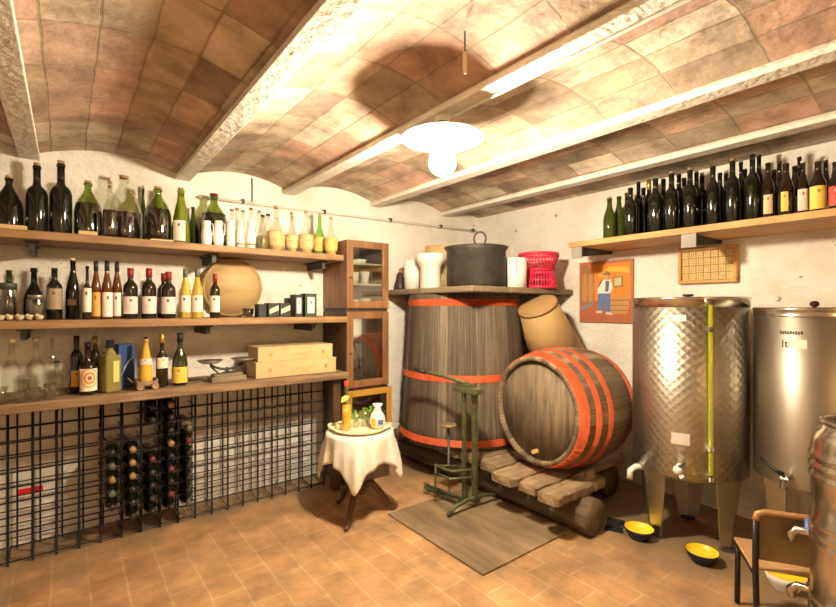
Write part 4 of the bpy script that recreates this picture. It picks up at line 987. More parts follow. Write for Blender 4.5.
tag(MB().lathe([(0, 0), (.1, 0), (.14, h * .6), (.15, h), (.14, h), (.13, h * .6), (.09, .015), (0, .012)], 24).build('straw_basket', M_straw, loc=(x, y, ZB)), 'tan basket mostly hidden behind the cauldron and flared pot', 'basket')
x, y = at_b(400, 4.12)
fg = thing('figurine', 'small dark figurine with red top beside the cabinet on the corner board', 'figurine', (x, y, ZB), face(x, y))
MB().lathe([(0, 0), (.055, 0), (.06, .02), (.045, .07), (.035, .1), (.03, .14), (.018, .16), (0, .162)], 14).ball((.03, -.03, .03), .025).ball((-.03, -.02, .05), .022).ball((.025, 0, .1), .02).build('body', plain('dark_bronze', (.04, .03, .025), .45), fg)
MB().ball((.012, -.005, .17), .018).build('head', plain('tan_face', (.4, .22, .12), .6), fg)
MB().lathe([(0, .182), (.024, .18), (.02, .192), (0, .198)], 12, Matrix.Translation((.012, -.005, 0))).build('hat', plain('red_felt', (.5, .05, .04), .7), fg)
x, y = at_b(516, 3.66); h = CH + (HY - 258.5) / F * 3.66 - ZB
wc = thing('white_bucket', 'plain white cylindrical canister between the cauldron and red colanders', 'canister', (x, y, ZB), face(x, y))
MB().lathe([(0, 0), (.083, 0), (.085, h), (.077, h), (.075, .012), (0, .01)], 28).build('body', M_whitepl, wc)
MB().tube([(.005, -.0865, h * .95), (.006, -.087, h * .7), (.004, -.0865, h * .45)], .0025).build('drip_line', M_iron, wc)
M_redp = plain('raspberry_plastic', (.68, .03, .085), .35)
def colander(label, x, y, z, r, h, flip, rz):
    t = thing('colander', label, 'colander', (x, y, z), rz, 'red plastic colanders on the corner board')
    mb = MB(); n = 34; r0, r1 = (r, r * .86) if flip else (r * .70, r)
    mb.lathe([(r0 * .93, 0), (r0 * 1.03, 0), (r0 * 1.03, h * .16), (r0 * .95, h * .16), (r0 * .93, 0)], n)
    mb.lathe([(r1 * .93, h * .82), (r1 * 1.0, h * .82), (r1 * 1.02, h), (r1 * .95, h), (r1 * .93, h * .82)], n)
    mb.lathe([((r0 + r1) / 2 * .94, h * .46), ((r0 + r1) / 2 * 1.02, h * .46), ((r0 + r1) / 2 * 1.02, h * .54), ((r0 + r1) / 2 * .94, h * .54)], n)
    for k in range(n):
        a = 2 * PI * k / n
        mb.tube([(r0 * .985 * math.cos(a), r0 * .985 * math.sin(a), h * .1), (r1 * .975 * math.cos(a), r1 * .975 * math.sin(a), h * .88)], .0072, 5)
    mb.build('rim_and_bars', M_redp, t)
    zc_ = h * .985 if flip else h * .02
    rc_ = (r1 if flip else r0)
    MB().lathe([(0, zc_ - .003), (rc_ * .95, zc_ - .003), (rc_ * .95, zc_ + .003), (0, zc_ + .003)], n).build('bottom', M_redp, t)
    return t
x, y = at_b(540, 3.80)
colander('lower red plastic colander standing beside the white canister', x, y, ZB, .135, .14, True, 0)
colander('upper wider red plastic colander stacked on the other one', x - .012, y + .005, ZB + .1425, .165, .15, False, .1)
x, y = at_b(549, 4.0)
tag(MB().lathe([(0, 0), (.05, 0), (.056, .2), (.05, .2), (.044, .01), (0, .008)], 24).build('pink_tub', plain('dusky_pink_plastic', (.5, .12, .13), .5), loc=(x, y, ZB)), 'dusky pink tub behind the red colanders', 'tub')

# ------------------------------------------------------------------ lying barrel
BCX, BCY, BCZ, BL = 2.42, 1.90, PZ + .403, .57
baxis = math.radians(-5)
br = thing('lying_barrel', 'weathered oak barrel with orange-red hoops lying on its side on planks', 'barrel', (BCX, BCY, BCZ), baxis)
mx = Matrix.Rotation(PI / 2, 4, 'Y')
def brr(s_): t = s_ / BL; return .352 + .048 * (1 - (2 * t - 1) ** 2)
pr = [(brr(0) - .028, .035), (brr(0) - .028, 0), (brr(0), 0)] + [(brr(BL * k / 12), BL * k / 12) for k in range(1, 13)] + [(brr(BL) - .028, BL), (brr(BL) - .028, BL - .035)]
MB().lathe(pr, 56, mx).build('staves', M_barrel, br)
MB().lathe([(0, .03), (brr(0) - .029, .03), (brr(0) - .029, .042), (0, .042)], 48, mx).build('head', M_head, br)
MB().lathe([(0, BL - .042), (brr(0) - .029, BL - .042), (brr(0) - .029, BL - .03), (0, BL - .03)], 48, mx).build('head', M_head, br)
for a, b in ((.004, .072), (.122, .162), (.222, .262), (BL - .068, BL - .004)):
    MB().lathe([(brr(a) - .002, a), (brr(a) + .004, a), (brr(a) + .004, a), (brr(b) + .004, b), (brr(b) + .004, b), (brr(b) - .002, b)], 56, mx).build('hoop', M_red, br)
MB().cyl((.03, .0, -.27), (-.012, .0, -.27), .014, .012).build('bung', M_cork, br)
# cone-shaped tan vessel resting on the barrel's back
T = Vector((2.925, 2.265, 1.375)); B = Vector((3.205, 2.275, .945))
d = T - B; q = d.to_track_quat('Z', 'Y').to_matrix().to_4x4()
cn_ = thing('tan_conical_tub', 'tan conical tub leaning upside down behind the lying barrel', 'tub', B)
Lc = d.length
M_cone = plain('tan_cardboard', (.46, .29, .12), .65, var=.25, vscale=6)
MB().lathe([(.218, 0), (.225, 0), (.15, Lc), (.142, Lc), (0, Lc), (0, Lc - .008), (.14, Lc - .008), (.218, 0)], 40, q).build('shell', M_cone, cn_)
MB().lathe([(.198, .14), (.205, .14), (.2, .165), (.192, .165)], 40, q).build('band', plain('tan_band', (.36, .22, .1), .6), cn_)
MB().lathe([(.151, Lc - .02), (.158, Lc - .02), (.157, Lc + .002), (.148, Lc + .002)], 40, q).build('rim', plain('tan_band', (.36, .22, .1), .6), cn_)

# ------------------------------------------------------------------ green corking machine
GX, GY = 2.12, 2.30
gm = thing('corking_machine', 'old green iron floor corking machine standing on the hatch by the vat', 'machine', (GX, GY, .0125), 0)
fx, fy = Vector((1, -.02, 0)), Vector((-.10, .995, 0))
def gp(a, b, z): v = fx * a + fy * b; return (v.x, v.y, z)
# cross foot along X, arched
MB().tube([gp(-.20, -.11, .012), gp(-.15, -.11, .05), gp(-.04, -.11, .07), gp(.1, -.11, .07), gp(.2, -.11, .05), gp(.25, -.11, .012)], .013, 8).build('foot', M_green, gm)
MB().tube([gp(.03, -.11, .055), gp(.03, .0, .03), gp(.02, .30, .03)], .013, 8).tube([gp(-.02, -.02, .03), gp(-.02, .30, .03)], .01, 8).tube([gp(-.02, .30, .03), gp(.0, .33, .05), gp(.02, .30, .03)], .012, 8).build('foot', M_green, gm)
MB().cyl(gp(-.02, .30, .0), gp(-.02, .30, .03), .014).cyl(gp(.02, .30, .0), gp(.02, .30, .03), .014).build('foot_pad', M_green, gm)
MB().box(gp(.04, -.105, .42), (.032, .032, .74)).build('post', M_green, gm, bevel=.004)
MB().box(gp(.02, -.03, .41), (.024, .024, .74)).build('post', M_green, gm, bevel=.004)
MB().box(gp(.035, -.05, .785), (.10, .22, .035)).box(gp(.035, -.05, .815), (.06, .10, .03)).build('jaw_block', M_green, gm, bevel=.006)
MB().tube([gp(.03, -.06, .825), gp(.0, .02, .845), gp(-.02, .12, .865), gp(-.05, .32, .885)], [.014, .013, .012, .013], 8).build('lever', M_green, gm)
MB().tube([gp(-.05, .27, .879), gp(-.06, .37, .893)], .017, 8).build('lever_grip', M_black, gm)
MB().cyl(gp(-.03, .06, .26), gp(-.03, .06, .52), .009).build('bottle_rod', M_iron, gm)
MB().lathe([(0, .52), (.05, .525), (.058, .538), (.05, .542), (0, .535)], 24, Matrix.Translation(gp(-.03, .06, 0))).build('bottle_rest', plain('worn_brass', (.38, .28, .16), .4, .6), gm)
for z in (.20, .25):
    MB().tube([gp(-.09, .12, z), gp(-.09, -.03, z), gp(.05, -.09, z)], .009, 8).build('crossbar', M_green, gm)
MB().tube([gp(-.09, .12, .26), gp(-.09, .12, .03), gp(-.02, .12, .03)], .009, 8).tube([gp(-.06, .12, .25), gp(-.06, .12, .20)], .008, 8).tube([gp(-.09, .12, .25), gp(.02, .03, .25)], .008, 8).build('side_frame', M_green, gm)

# ------------------------------------------------------------------ right wall: shelf and bottles
SU, SZ = 3.0, 1.847
v1 = vX(568, SU)
rs_ = thing('wall_shelf', 'pale pine plank shelf high on the right wall, full of dark bottles', 'shelf', (SU, -.4, SZ))
MB().bx(0, U0 - SU, 0, v1 + .4, -.04, 0).build('board', M_pine, rs_, bevel=.004)
M_grey = plain('grey_bracket_end', (.33, .30, .27), .6, var=.2)
for px in (576, 688, 905):
    v = vX(px, SU) + .4
    br_ = MB().prism([(.016, -.041), (.016, -.115), (U0 - SU, -.062), (U0 - SU, -.041)], v - .022, v + .022).build('bracket', plain('dark_bracket_wood', (.06, .045, .035), .6), rs_)
    MB().bx(.006, .016, v - .042, v + .042, -.125, -.041).build('end_plate', M_grey, br_)
def RBt(label, px, u, py, w=13.5, **k):
    y = vX(px, u); h = zX(px, py, u) - SZ
    d_ = dX(px, u)
    k.setdefault('mat', M_dkgl); k.setdefault('style', 'bordeaux')
    return bottle(label, u, y, SZ, h, min(rad(w, px, d_), .045), group='dark bottles on the pine shelf', **k)
fr, md, bk = 3.07, 3.185, 3.31
LL = [
 (609.5, 3.08, 197, 13, dict(style='burgundy', mat=M_gr2, cap='cork'), 'olive green bottle at the left end of the pine shelf'),
 (619, 3.17, 196.5, 12, dict(style='burgundy', mat=M_gr2), 'green bottle second from the left end of the pine shelf'),
 (630.5, fr, 188, 13, dict(), 'dark bottle third from the left end of the pine shelf'),
 (627, bk, 193, 12, dict(mat=M_gr2), 'greenish bottle in the back row behind the third dark one'),
 (638.5, 3.165, 182, 10.5, dict(), 'dark bottle fourth from the left end of the pine shelf'),
 (643.5, bk, 188, 12, dict(), 'back row dark bottle behind the fourth and fifth from the left'),
 (649, 3.265, 180, 11, dict(cap='capsule', capmat=M_gold), 'dark bottle with gold foil top on the left part of the pine shelf'),
 (655.5, fr, 178.5, 14.5, dict(), 'thick dark green bottle right of the gold-topped one'),
 (663.5, md, 179, 12, dict(), 'dark bottle left of the corked green bottle on the pine shelf'),
 (671.5, fr, 171.5, 14.5, dict(cap='cork'), 'corked dark green bottle left of the second shelf bracket'),
 (679, md, 174, 12, dict(), 'dark bottle between two corked ones, above the left edge of the woven tray'),
 (684, bk, 178, 12, dict(), 'short dark back row bottle above the second bracket'),
 (690, fr, 168, 14.5, dict(cap='cork'), 'corked dark bottle standing right above the second shelf bracket'),
 (696.5, bk, 170, 12, dict(cap='cork'), 'back row corked bottle right of the one above the bracket'),
 (702, md, 173, 12.5, dict(cap='cork'), 'short corked dark bottle left of the flat-topped one'),
 (713, fr, 166.5, 14, dict(style='bordeaux'), 'flat-topped dark bottle above the middle of the woven tray'),
 (720, md, 173, 12, dict(), 'dark bottle right behind the flat-topped one'),
 (726, bk, 171, 12, dict(cap='cork'), 'back row corked bottle left of the tall corked one'),
 (732.5, fr, 158.5, 15, dict(cap='cork'), 'tall corked dark bottle above the right edge of the woven tray'),
 (741, 3.215, 162, 10.5, dict(), 'dark bottle just right of the tall corked one'),
 (745, bk, 169, 12, dict(), 'short dark back row bottle between the two tallest ones'),
 (752.5, fr, 154.5, 15, dict(cap='stub'), 'tallest dark bottle on the pine shelf, left of the oval-labelled beer bottles'),
 (759, bk, 155, 12, dict(), 'dark back row bottle right of the tallest bottle'),
 (768, 3.085, 163, 14, dict(style='beer', mat=M_brgl, lab=paper('oval_cream_label', (.70, .55, .28), (.4, .08, .04)), labz=(.08, .42), half=.7), 'brown beer bottle with cream oval label right of the tallest bottle'),
 (774, md, 170, 13, dict(style='beer', mat=M_brgl), 'unlabelled brown beer bottle between the two oval-labelled ones'),
 (779.5, bk, 162, 12, dict(style='beer', mat=M_brgl), 'back row brown bottle behind the yellow oval label'),
 (786, fr, 164, 17, dict(style='beer', mat=M_brgl, lab=paper('yellow_oval_label', (.62, .52, .10), (.1, .1, .05)), labz=(.08, .45), half=.45), 'brown beer bottle with narrow yellow label'),
 (795, md, 166, 15, dict(style='beer', mat=M_brgl, lab=M_labtan, labz=(.1, .4)), 'dark beer bottle with dim brown label left of the red-and-white one'),
 (799.5, bk, 157, 12, dict(style='beer', mat=M_brgl), 'back row dark bottle left of the red-and-white labelled one'),
 (803, fr, 161, 12.5, dict(style='beer', mat=M_brgl, cap='stub', capmat=M_white, lab=paper('red_white_label', (.70, .60, .50), (.55, .05, .05)), labz=(.06, .48), half=1.1), 'dark bottle with white stopper and red-and-white label'),
 (818, fr, 159.5, 18, dict(style='beer', mat=M_brgl, cap='stub', capmat=plain('pinkish_cap', (.6, .45, .35), .5), lab=M_labyel, labz=(.05, .5), half=1.3), 'stout dark bottle with big bright yellow label at the right end'),
 (826, bk, 158, 12, dict(style='beer', mat=M_brgl, cap='stub', capmat=M_white), 'back row white-stoppered bottle behind the yellow-labelled one'),
 (835, fr, 162, 14, dict(style='beer', mat=M_brgl, lab=M_labred, labz=(.08, .48), half=1.3), 'dark bottle with red label at the very right end'),
]
for px, u, py, w, k, lb in LL: RBt(lb, px, u, py, w, **k)

# ------------------------------------------------------------------ picture on the right wall
PU = U0
pa, pb = vX(581, U0), vX(634.5, U0); pz0, pz1 = 1.236, 1.735
PW = pa - pb; PHt = pz1 - pz0
pc = thing('painted_wall_plaque', 'painted plaque of a man before barrels in an orange cellar, hung on the right wall', 'picture', (U0, pa, pz0), -PI / 2)
# local frame: x to the right along the wall, -y out of the wall, z up
MB().bx(0, PW, -.024, -.002, 0, PHt).build('panel', plain('terracotta_panel', (.46, .17, .07), .5, var=.15), pc, bevel=.003)
LY0 = [-.024]
def paint(name, pts, mat, dy=.0012):
    LY0[0] -= .0006
    MB().prism([(a * PW, b * PHt) for a, b in pts], LY0[0] - .0006, -.0235).build(name, mat, pc)
c = lambda n_, col: plain(n_, col, .5)
paint('orange_wall', [(.05, .36), (.96, .36), (.96, .95), (.05, .95)], c('paint_orange', (.70, .23, .03)))
paint('bright_arch', [(.36, .78), (.60, .90), (.94, .88), (.94, .78), (.62, .82), (.40, .72)], c('paint_light_orange', (.88, .42, .06)))
paint('left_wall', [(.04, .25), (.30, .34), (.30, .80), (.18, .95), (.04, .95)], c('paint_brown', (.34, .15, .06)))
for x in (.12, .24):
    paint('tall_cask', [(x - .05, .34), (x + .03, .34), (x + .05, .55), (x + .03, .8), (x - .04, .8), (x - .06, .55)], c('paint_tan', (.46, .24, .09)))
paint('red_ground', [(.03, .03), (.96, .03), (.96, .36), (.30, .34), (.04, .25)], c('paint_red_brown', (.42, .13, .06)))
paint('blue_shadow', [(.04, .25), (.30, .34), (.30, .30), (.10, .2), (.04, .19)], c('paint_slate', (.22, .22, .28)))
paint('painted_window', [(.66, .56), (.83, .57), (.83, .74), (.66, .73)], c('paint_frame', (.22, .14, .08)))
paint('painted_window_pane', [(.68, .58), (.81, .59), (.81, .72), (.68, .71)], c('paint_olive', (.50, .46, .24)))
paint('painted_barrel', [(.62, .14), (.90, .14), (.95, .28), (.92, .42), (.64, .42), (.60, .28)], c('paint_barrel', (.50, .25, .09)))
for z in (.2, .28, .36): paint('barrel_band', [(.61, z - .01), (.94, z - .01), (.94, z + .005), (.61, z + .005)], c('paint_frame', (.22, .14, .08)))
paint('man_leg', [(.38, .18), (.47, .18), (.50, .48), (.38, .48)], c('paint_blue', (.12, .19, .36)))
paint('man_leg', [(.52, .16), (.61, .16), (.60, .48), (.48, .48)], c('paint_blue', (.12, .19, .36)))
paint('man_shoe', [(.34, .15), (.46, .15), (.46, .19), (.36, .19)], c('paint_pale', (.62, .50, .42)))
paint('man_shoe', [(.53, .13), (.66, .12), (.62, .17), (.53, .17)], c('paint_pale', (.62, .50, .42)))
paint('man_shirt', [(.37, .47), (.61, .47), (.66, .55), (.62, .69), (.46, .69), (.38, .6)], c('paint_shirt', (.74, .72, .64)))
paint('man_vest', [(.52, .5), (.58, .5), (.60, .66), (.53, .68)], c('paint_dark', (.10, .12, .16)))
paint('man_strap', [(.37, .57), (.40, .57), (.48, .69), (.45, .69)], c('paint_dark', (.10, .12, .16)))
paint('man_head', [(.49, .69), (.57, .69), (.59, .74), (.56, .79), (.50, .79), (.48, .74)], c('paint_skin', (.52, .30, .15)))
paint('man_hat', [(.44, .77), (.62, .76), (.60, .79), (.58, .82), (.52, .83), (.50, .79)], c('paint_hat', (.26, .14, .07)))
# woven tray
ta, tb_ = vX(680, U0), vX(739, U0); tz0, tz1 = 1.522, 1.768
TW = ta - tb_
wt = thing('woven_tray', 'rectangular woven straw tray hung on the right wall under the pine shelf', 'tray', (U0, ta, tz0), -PI / 2)
M_trayf = plain('orange_wicker_edge', (.62, .34, .11), .6, var=.2, vscale=40)
mb = MB(); mb.bx(0, TW, -.04, -.004, 0, .022); mb.bx(0, TW, -.04, -.004, tz1 - tz0 - .022, tz1 - tz0); mb.bx(0, .022, -.04, -.004, .022, tz1 - tz0 - .022); mb.bx(TW - .022, TW, -.04, -.004, .022, tz1 - tz0 - .022)
mb.build('rim', M_trayf, wt, bevel=.006)
MB().bx(.02, TW - .02, -.012, -.005, .02, tz1 - tz0 - .02).build('base_panel', plain('straw_shadow', (.30, .17, .05), .8), wt)
M_strip = plain('straw_strip', (.74, .53, .22), .6, var=.25, vscale=50)
mb = MB(); n_ = 7; m_ = 4; ww = (TW - .044) / n_; hh = (tz1 - tz0 - .044) / m_
for i in range(n_):
    for j in range(m_):
        cx_, cz_ = .022 + ww * (i + .5), .022 + hh * (j + .5)
        if (i + j) % 2:
            for k in (-1, 0, 1): mb.bx(cx_ - ww * .48, cx_ + ww * .48, -.02, -.012, cz_ + k * hh * .3 - hh * .12, cz_ + k * hh * .3 + hh * .12)
        else:
            for k in (-1, 0, 1): mb.bx(cx_ + k * ww * .3 - ww * .12, cx_ + k * ww * .3 + ww * .12, -.02, -.012, cz_ - hh * .48, cz_ + hh * .48)
mb.build('weave', M_strip, wt)

# ------------------------------------------------------------------ steel tanks
def leg_sheet(t, R_, ang, zt, top_w, bot_w, mat):
    """folded sheet leg that tapers towards the floor, on the rim of the tank"""
    c_, s_ = math.cos(ang), math.sin(ang)
    def P(rr, w, z): return Vector((c_ * rr - s_ * w, s_ * rr + c_ * w, z))
    mb = MB()
    for k in (-1, 1):
        a = [P(R_ + .004, 0, zt), P(R_ - .055, 0, 0.012), P(R_ - .075, k * bot_w, .012), P(R_ - .05, k * top_w, zt)]
        b_ = [v - Vector((c_ * .006, s_ * .006, 0)) for v in a]
        mb._add(a + b_, [(0, 1, 2, 3), (7, 6, 5, 4), (0, 4, 5, 1), (1, 5, 6, 2), (2, 6, 7, 3), (3, 7, 4, 0)], None, False)
    o_ = mb.build('leg', mat, t)
    MB().cyl(P(R_ - .07, 0, 0), P(R_ - .07, 0, .014), .04, .034, 14).build('foot_pad', M_iron, o_)
    return o_
t1 = thing('steel_wine_tank', 'steel wine tank with circle-polished pattern and yellow level tube on legs', 'tank', (2.968, 1.185, 0), 0)
RT, z0t, z1t = .304, .405, 1.408
MB().lathe([(0, z0t - .06), (RT * .6, z0t - .045), (RT, z0t + .01), (RT, z1t), (RT - .006, z1t), (RT - .006, z1t - .1)], 72, None, uvm=True).build('shell', M_swirl, t1)
MB().lathe([(RT - .002, z1t - .05), (RT + .003, z1t - .05), (RT + .003, z1t - .008), (RT + .01, z1t), (RT + .003, z1t + .006), (RT - .004, z1t + .002)], 72).build('top_rim', M_steel2, t1)
MB().lathe([(0, z1t - .025), (RT - .02, z1t - .03), (RT - .008, z1t - .01), (RT - .008, z1t - .004), (RT - .02, z1t - .012), (0, z1t - .01)], 60).build('floating_lid', M_steel, t1)
MB().cyl((-.05, -.02, z1t - .012), (-.05, -.02, z1t + .012), .012).lathe([(0, .012), (.028, .014), (.03, .02), (.028, .026), (0, .028)], 18, Matrix.Translation((-.05, -.02, z1t))).build('lid_knob', M_black, t1)
camang = math.atan2(-1.185, -2.968)
for k in (-1, 1):
    leg_sheet(t1, RT - .01, camang + k * .95 + .05, z0t + .07, .135, .05, M_stleg)
leg_sheet(t1, RT - .01, camang + PI, z0t + .07, .135, .05, M_stleg)
# level tube: column at px 710
ta_ = camang + .33
def tp(a, r, z): return (r * math.cos(a), r * math.sin(a), z)
M_tube = plain('yellow_green_level_tube', (.32, .29, .02), .15, 0, .1)
MB().cyl(tp(ta_, RT + .02, .46), tp(ta_, RT + .02, 1.38), .0125).build('level_tube', M_tube, t1)
for z in (.44, .60, 1.24, 1.385): MB().cyl(tp(ta_, RT + .02, z - .012), tp(ta_, RT + .02, z + .012), .017).cyl(tp(ta_, RT - .005, z), tp(ta_, RT + .02, z), .008).build('tube_fitting', M_steel2, t1)
def curved_label(t, r, a, z0, z1, w, mat, name='paper_label'):
    MB().patch(r + .0015, z0, z1, w / 2 / r, 8, a).build(name, mat, t)
WP = plain('white_paper', (.78, .74, .64), .6)
curved_label(t1, RT, camang - .12, .60, .665, .09, plain('pale_blank_paper', (.66, .60, .52), .6))
curved_label(t1, RT, camang - .13, 1.28, 1.315, .06, WP)
va = camang - .13
MB().cyl(tp(va, RT - .005, .485), tp(va, RT + .05, .48), .016).ball(tp(va, RT + .055, .475), .026).cyl(tp(va, RT + .055, .475), tp(va + .06, RT + .06, .44), .012).build('drain_valve', M_whitepl, t1)
MB().cyl(tp(va, RT + .06, .49), tp(va + .1, RT + .07, .52), .008).build('valve_lever', M_black, t1)
va2 = camang - 1.0
MB().tube([tp(va2 + .0, RT - .1, .40), tp(va2, RT + .02, .40), tp(va2, RT + .05, .38), tp(va2, RT + .055, .33)], .018).build('outlet_elbow', M_whitepl, t1)

t2 = thing('steel_wine_tank', 'plain satin steel tank with lt label and black lid knob by the right wall', 'tank', (3.087, .622, 0), 0)
R2, z0u, z1u = .257, .46, 1.352
MB().lathe([(0, z0u - .05), (R2 * .6, z0u - .035), (R2, z0u + .01), (R2, z1u), (R2 - .006, z1u), (R2 - .006, z1u - .1)], 64).build('shell', M_steel, t2)
MB().lathe([(R2 - .002, z1u - .045), (R2 + .006, z1u - .043), (R2 + .003, z1u - .036), (R2 + .003, z1u - .012), (R2 + .007, z1u - .006), (R2 + .003, z1u + .004), (R2 - .005, z1u + .002)], 64).build('top_rim', M_steel2, t2)
MB().lathe([(0, z1u - .02), (R2 - .02, z1u - .025), (R2 - .008, z1u - .006), (R2 - .008, z1u), (R2 - .02, z1u - .008), (0, z1u - .006)], 56).build('floating_lid', M_steel, t2)
MB().cyl((0, 0, z1u - .01), (0, 0, z1u + .01), .008).ball((0, 0, z1u + .022), .021, 16, .8).build('lid_knob', plain('dark_plum_knob', (.05, .015, .02), .25), t2)
cam2 = math.atan2(-.63, -3.085)
for k in (-.98, 1.1, PI): leg_sheet(t2, R2 - .01, cam2 + k, z0u + .07, .10, .04, M_stleg)
MB().cyl(tp(cam2 - .38, R2 - .005, .52), tp(cam2 - .38, R2 + .05, .515), .018).cyl(tp(cam2 - .38, R2 + .05, .515), tp(cam2 - .38, R2 + .06, .465), .013).build('drain_valve', M_steel2, t2)
MB().tube([tp(cam2 - .38, R2 + .05, .535), tp(cam2 - .48, R2 + .06, .55), tp(cam2 - .66, R2 + .05, .57), tp(cam2 - .76, R2 + .045, .58)], [.013, .009, .007, .009]).build('valve_lever', M_black, t2)
la = cam2 - .36
curved_label(t2, R2, la + .06, 1.155, 1.198, .10, WP)
for i in range(9):
    a = la - .16 + i * .042
    curved_label(t2, R2, a, 1.222 + (i % 3) * .001, 1.240 - (i % 2) * .003, .0075, plain('dark_lettering', (.06, .05, .05), .5), 'lettering')
cu = bpy.data.curves.new('lt', 'FONT'); cu.body = 'lt'; cu.size = .056; cu.extrude = .0006; cu.align_x = 'CENTER'
tmp = bpy.data.objects.new('lt', cu); COL.objects.link(tmp); bpy.context.view_layer.update()
me = bpy.data.meshes.new_from_object(tmp.evaluated_get(bpy.context.evaluated_depsgraph_get())); COL.objects.unlink(tmp); bpy.data.objects.remove(tmp)
lt = bpy.data.objects.new('lettering', me); COL.objects.link(lt); lt.parent = t2; me.materials.clear(); me.materials.append(plain('dark_lettering', (.06, .05, .05), .5))
aa = la - .085
lt.location = tp(aa, R2 + .0032, 1.158); lt.rotation_euler = (PI / 2, 0, aa + PI / 2)

# black hose from under the second tank
hx, hy = 2.78, .56
tag(MB().tube([(0, 0, .44), (-.01, -.005, .36), (-.015, .01, .2), (.02, .03, .08), (.07, .07, .02), (.2, .09, .02)], .018).build('drain_hose', M_black, loc=(hx + .06, hy - .05, 0)), 'black hose hanging below the satin steel tank to the floor', 'hose')

# ------------------------------------------------------------------ keg at the right edge
kg = thing('steel_keg', 'ribbed steel keg with two taps in the near right corner', 'keg', (2.155, .252, 0), 0)
RK, HK = .190, .96
p = [(0, .02), (RK - .02, .02), (RK - .02, 0), (RK - .012, 0), (RK, .03)]
for z in (.28, .315, .35, .545, .58, .615, .77, .805, .84):
    p += [(RK, z - .014), (RK + .006, z - .005), (RK + .006, z + .005), (RK, z + .014)]
p += [(RK, .87), (RK * .98, .895), (RK * .93, .92), (RK * .86, .932), (RK * .86, .958), (RK * .82, .958), (RK * .8, .925), (.06, .94), (.05, .95), (0, .95)]
MB().lathe(p, 56).build('shell', M_steel2, kg)
MB().tube([(RK * .84 * math.cos(a), RK * .84 * math.sin(a), .958) for a in [2 * PI * k / 32 for k in range(32)]], .009, 8, True).build('top_ring', M_steel2, kg)
ka = math.atan2(.55, .2)
for z, lb in ((.50, 'upper'), (.285, 'lower')):
    MB().tube([tp(ka, RK - .01, z), tp(ka, RK + .04, z), tp(ka + .06, RK + .07, z), tp(ka + .09, RK + .085, z - .02), tp(ka + .09, RK + .085, z - .05)], [.014, .014, .016, .017, .013]).build('tap', M_steel2, kg)
MB().cyl(tp(ka, RK + .04, .50), tp(ka, RK + .04, .55), .012).build('tap_handle', plain('blue_tap', (.08, .14, .35), .4), kg)

# ------------------------------------------------------------------ little chair
cx0, cy0 = 2.222, .636
fdir = Vector((.857, .515, 0)); rdir = Vector((.515, -.857, 0))
ang = math.atan2(rdir.y, rdir.x)
ch = thing('school_chair', 'small school chair with plywood seat and dark tube legs behind the keg', 'chair', (cx0, cy0, 0), ang)
M_ply = wood('plywood_seat', (.50, .29, .12), (.62, .38, .18), 0, 4, 8, .45, .1)
M_ply2 = wood('brown_plywood_back', (.20, .125, .04), (.30, .19, .065), 0, 4, 8, .45, .1)
M_tubed = plain('dark_brown_tube', (.035, .022, .018), .4, .4)
# local: x right, y forward
CWd = .27
MB().bx(-.01, CWd + .01, .005, .265, .285, .297).build('seat', M_ply, ch, bevel=.005)
for x in (0.0, CWd):
    MB().tube([(x, -.035, .004), (x, -.02, .2), (x, -.012, .285), (x, -.012, .5)], .0115).build('rear_leg', M_tubed, ch)
    MB().tube([(x, .245, .004), (x, .235, .285)], .0115).build('front_leg', M_tubed, ch)
    MB().tube([(x, -.02, .274), (x, .235, .274)], .0105).build('side_rail', M_tubed, ch)
MB().tube([(0, -.012, .495), (.006, -.012, .52), (.03, -.012, .53), (CWd / 2, -.012, .53), (CWd - .03, -.012, .53), (CWd - .006, -.012, .52), (CWd, -.012, .495)], .013).build('top_rail', wood('rail_tan_highlight', (.42, .22, .08), (.56, .32, .13), 0, 5, 8, .4, .1), ch)  # tan highlight on the upper tube is put into the rail's colour
MB().bx(.012, CWd - .012, -.012, -.003, .335, .518).build('backrest', M_ply2, ch, bevel=.003)

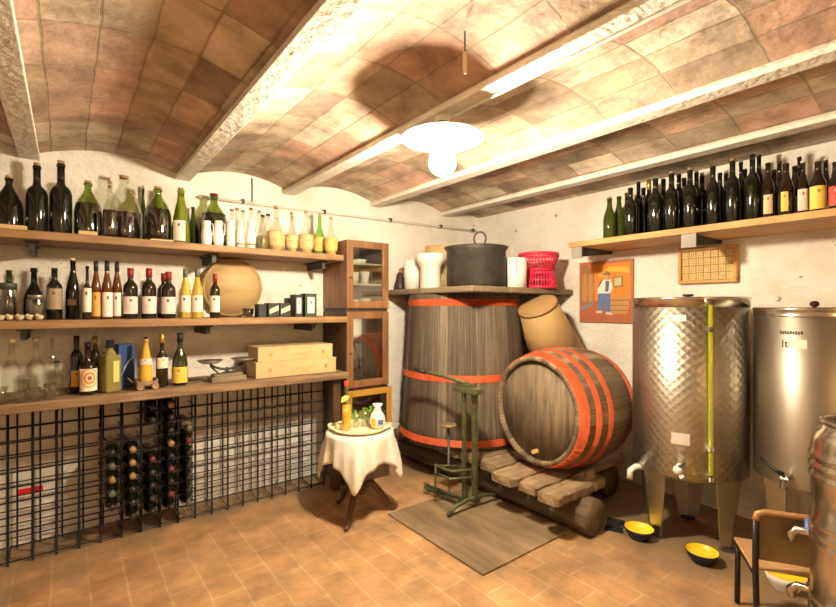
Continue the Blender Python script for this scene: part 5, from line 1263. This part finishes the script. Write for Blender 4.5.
# ------------------------------------------------------------------ bowls on the floor
M_navy = plain('navy_enamel', (.012, .014, .035), .25)
M_yelen = plain('yellow_enamel', (.92, .66, .03), .35)
def bowl(label, px, py, r, h, out, handle=True, z=0, xy=None):
    d_ = CH * F / (py - HY); l = (px - CX) / F
    x, y = xy or (d_ * (SA + CA * l), d_ * (CA - SA * l))
    t = thing('enamel_bowl', label, 'bowl', (x, y, z), face(x, y), 'yellow-lined enamel bowls on the floor')
    MB().lathe([(0, 0), (.6 * r, 0), (.62 * r, .004), (.85 * r, h * .5), (r, h), (.97 * r, h)], 32).build('outside', out, t)
    MB().lathe([(.97 * r, h), (.94 * r, h - .003), (.84 * r, h * .72), (.6 * r, h * .55), (0, h * .52)], 32).build('lining', M_yelen, t)
    if handle: MB().tube([(-r * .96, .03, h - .006), (-r - .022, .015, h - .008), (-r - .022, -.015, h - .008), (-r * .96, -.03, h - .006)], .005).build('handle', out, t)
    return t
bowl('left navy and yellow enamel bowl on the floor below the patterned tank', 639, 538, .082, .062, M_navy)
bowl('right navy and yellow enamel bowl on the floor below the patterned tank', 702, 562, .080, .062, M_navy, False)
bowl('white bowl with yellow lining on the floor under the little chair', 785, 588, .085, .075, M_white, False)
tag(MB().lathe([(0, 0), (.09, 0), (.092, .004), (0, .006)], 24).build('drain_mat', M_black, loc=(2.79, 1.49, 0)) if False else MB().bx(-.09, .09, -.05, .05, 0, .006).build('rubber_mat', M_black, loc=(2.70, 1.50, 0), rz=.4), 'small black rubber mat on the floor by the left tank foot', 'mat')

# ------------------------------------------------------------------ camera, view
cam = bpy.data.cameras.new('camera'); co = bpy.data.objects.new('camera', cam); COL.objects.link(co)
co.location = (0, 0, CH); co.rotation_euler = (PI / 2, 0, -A)
cam.sensor_width = 36; cam.lens = F / 836 * 36; cam.shift_y = (HY - 303.5) / 836; cam.clip_start = .02
S.camera = co
w = bpy.data.worlds.new('world'); S.world = w; w.use_nodes = True
w.node_tree.nodes['Background'].inputs[0].default_value = (0, 0, 0, 1)
S.view_settings.view_transform = 'Standard'; S.view_settings.look = 'None'
S.view_settings.exposure = 2.28; S.view_settings.gamma = 1; S.view_settings.use_curve_mapping = False
S.cycles.max_bounces = 10; S.cycles.diffuse_bounces = 6; S.cycles.transparent_max_bounces = 24
S.cycles.sample_clamp_indirect = 20
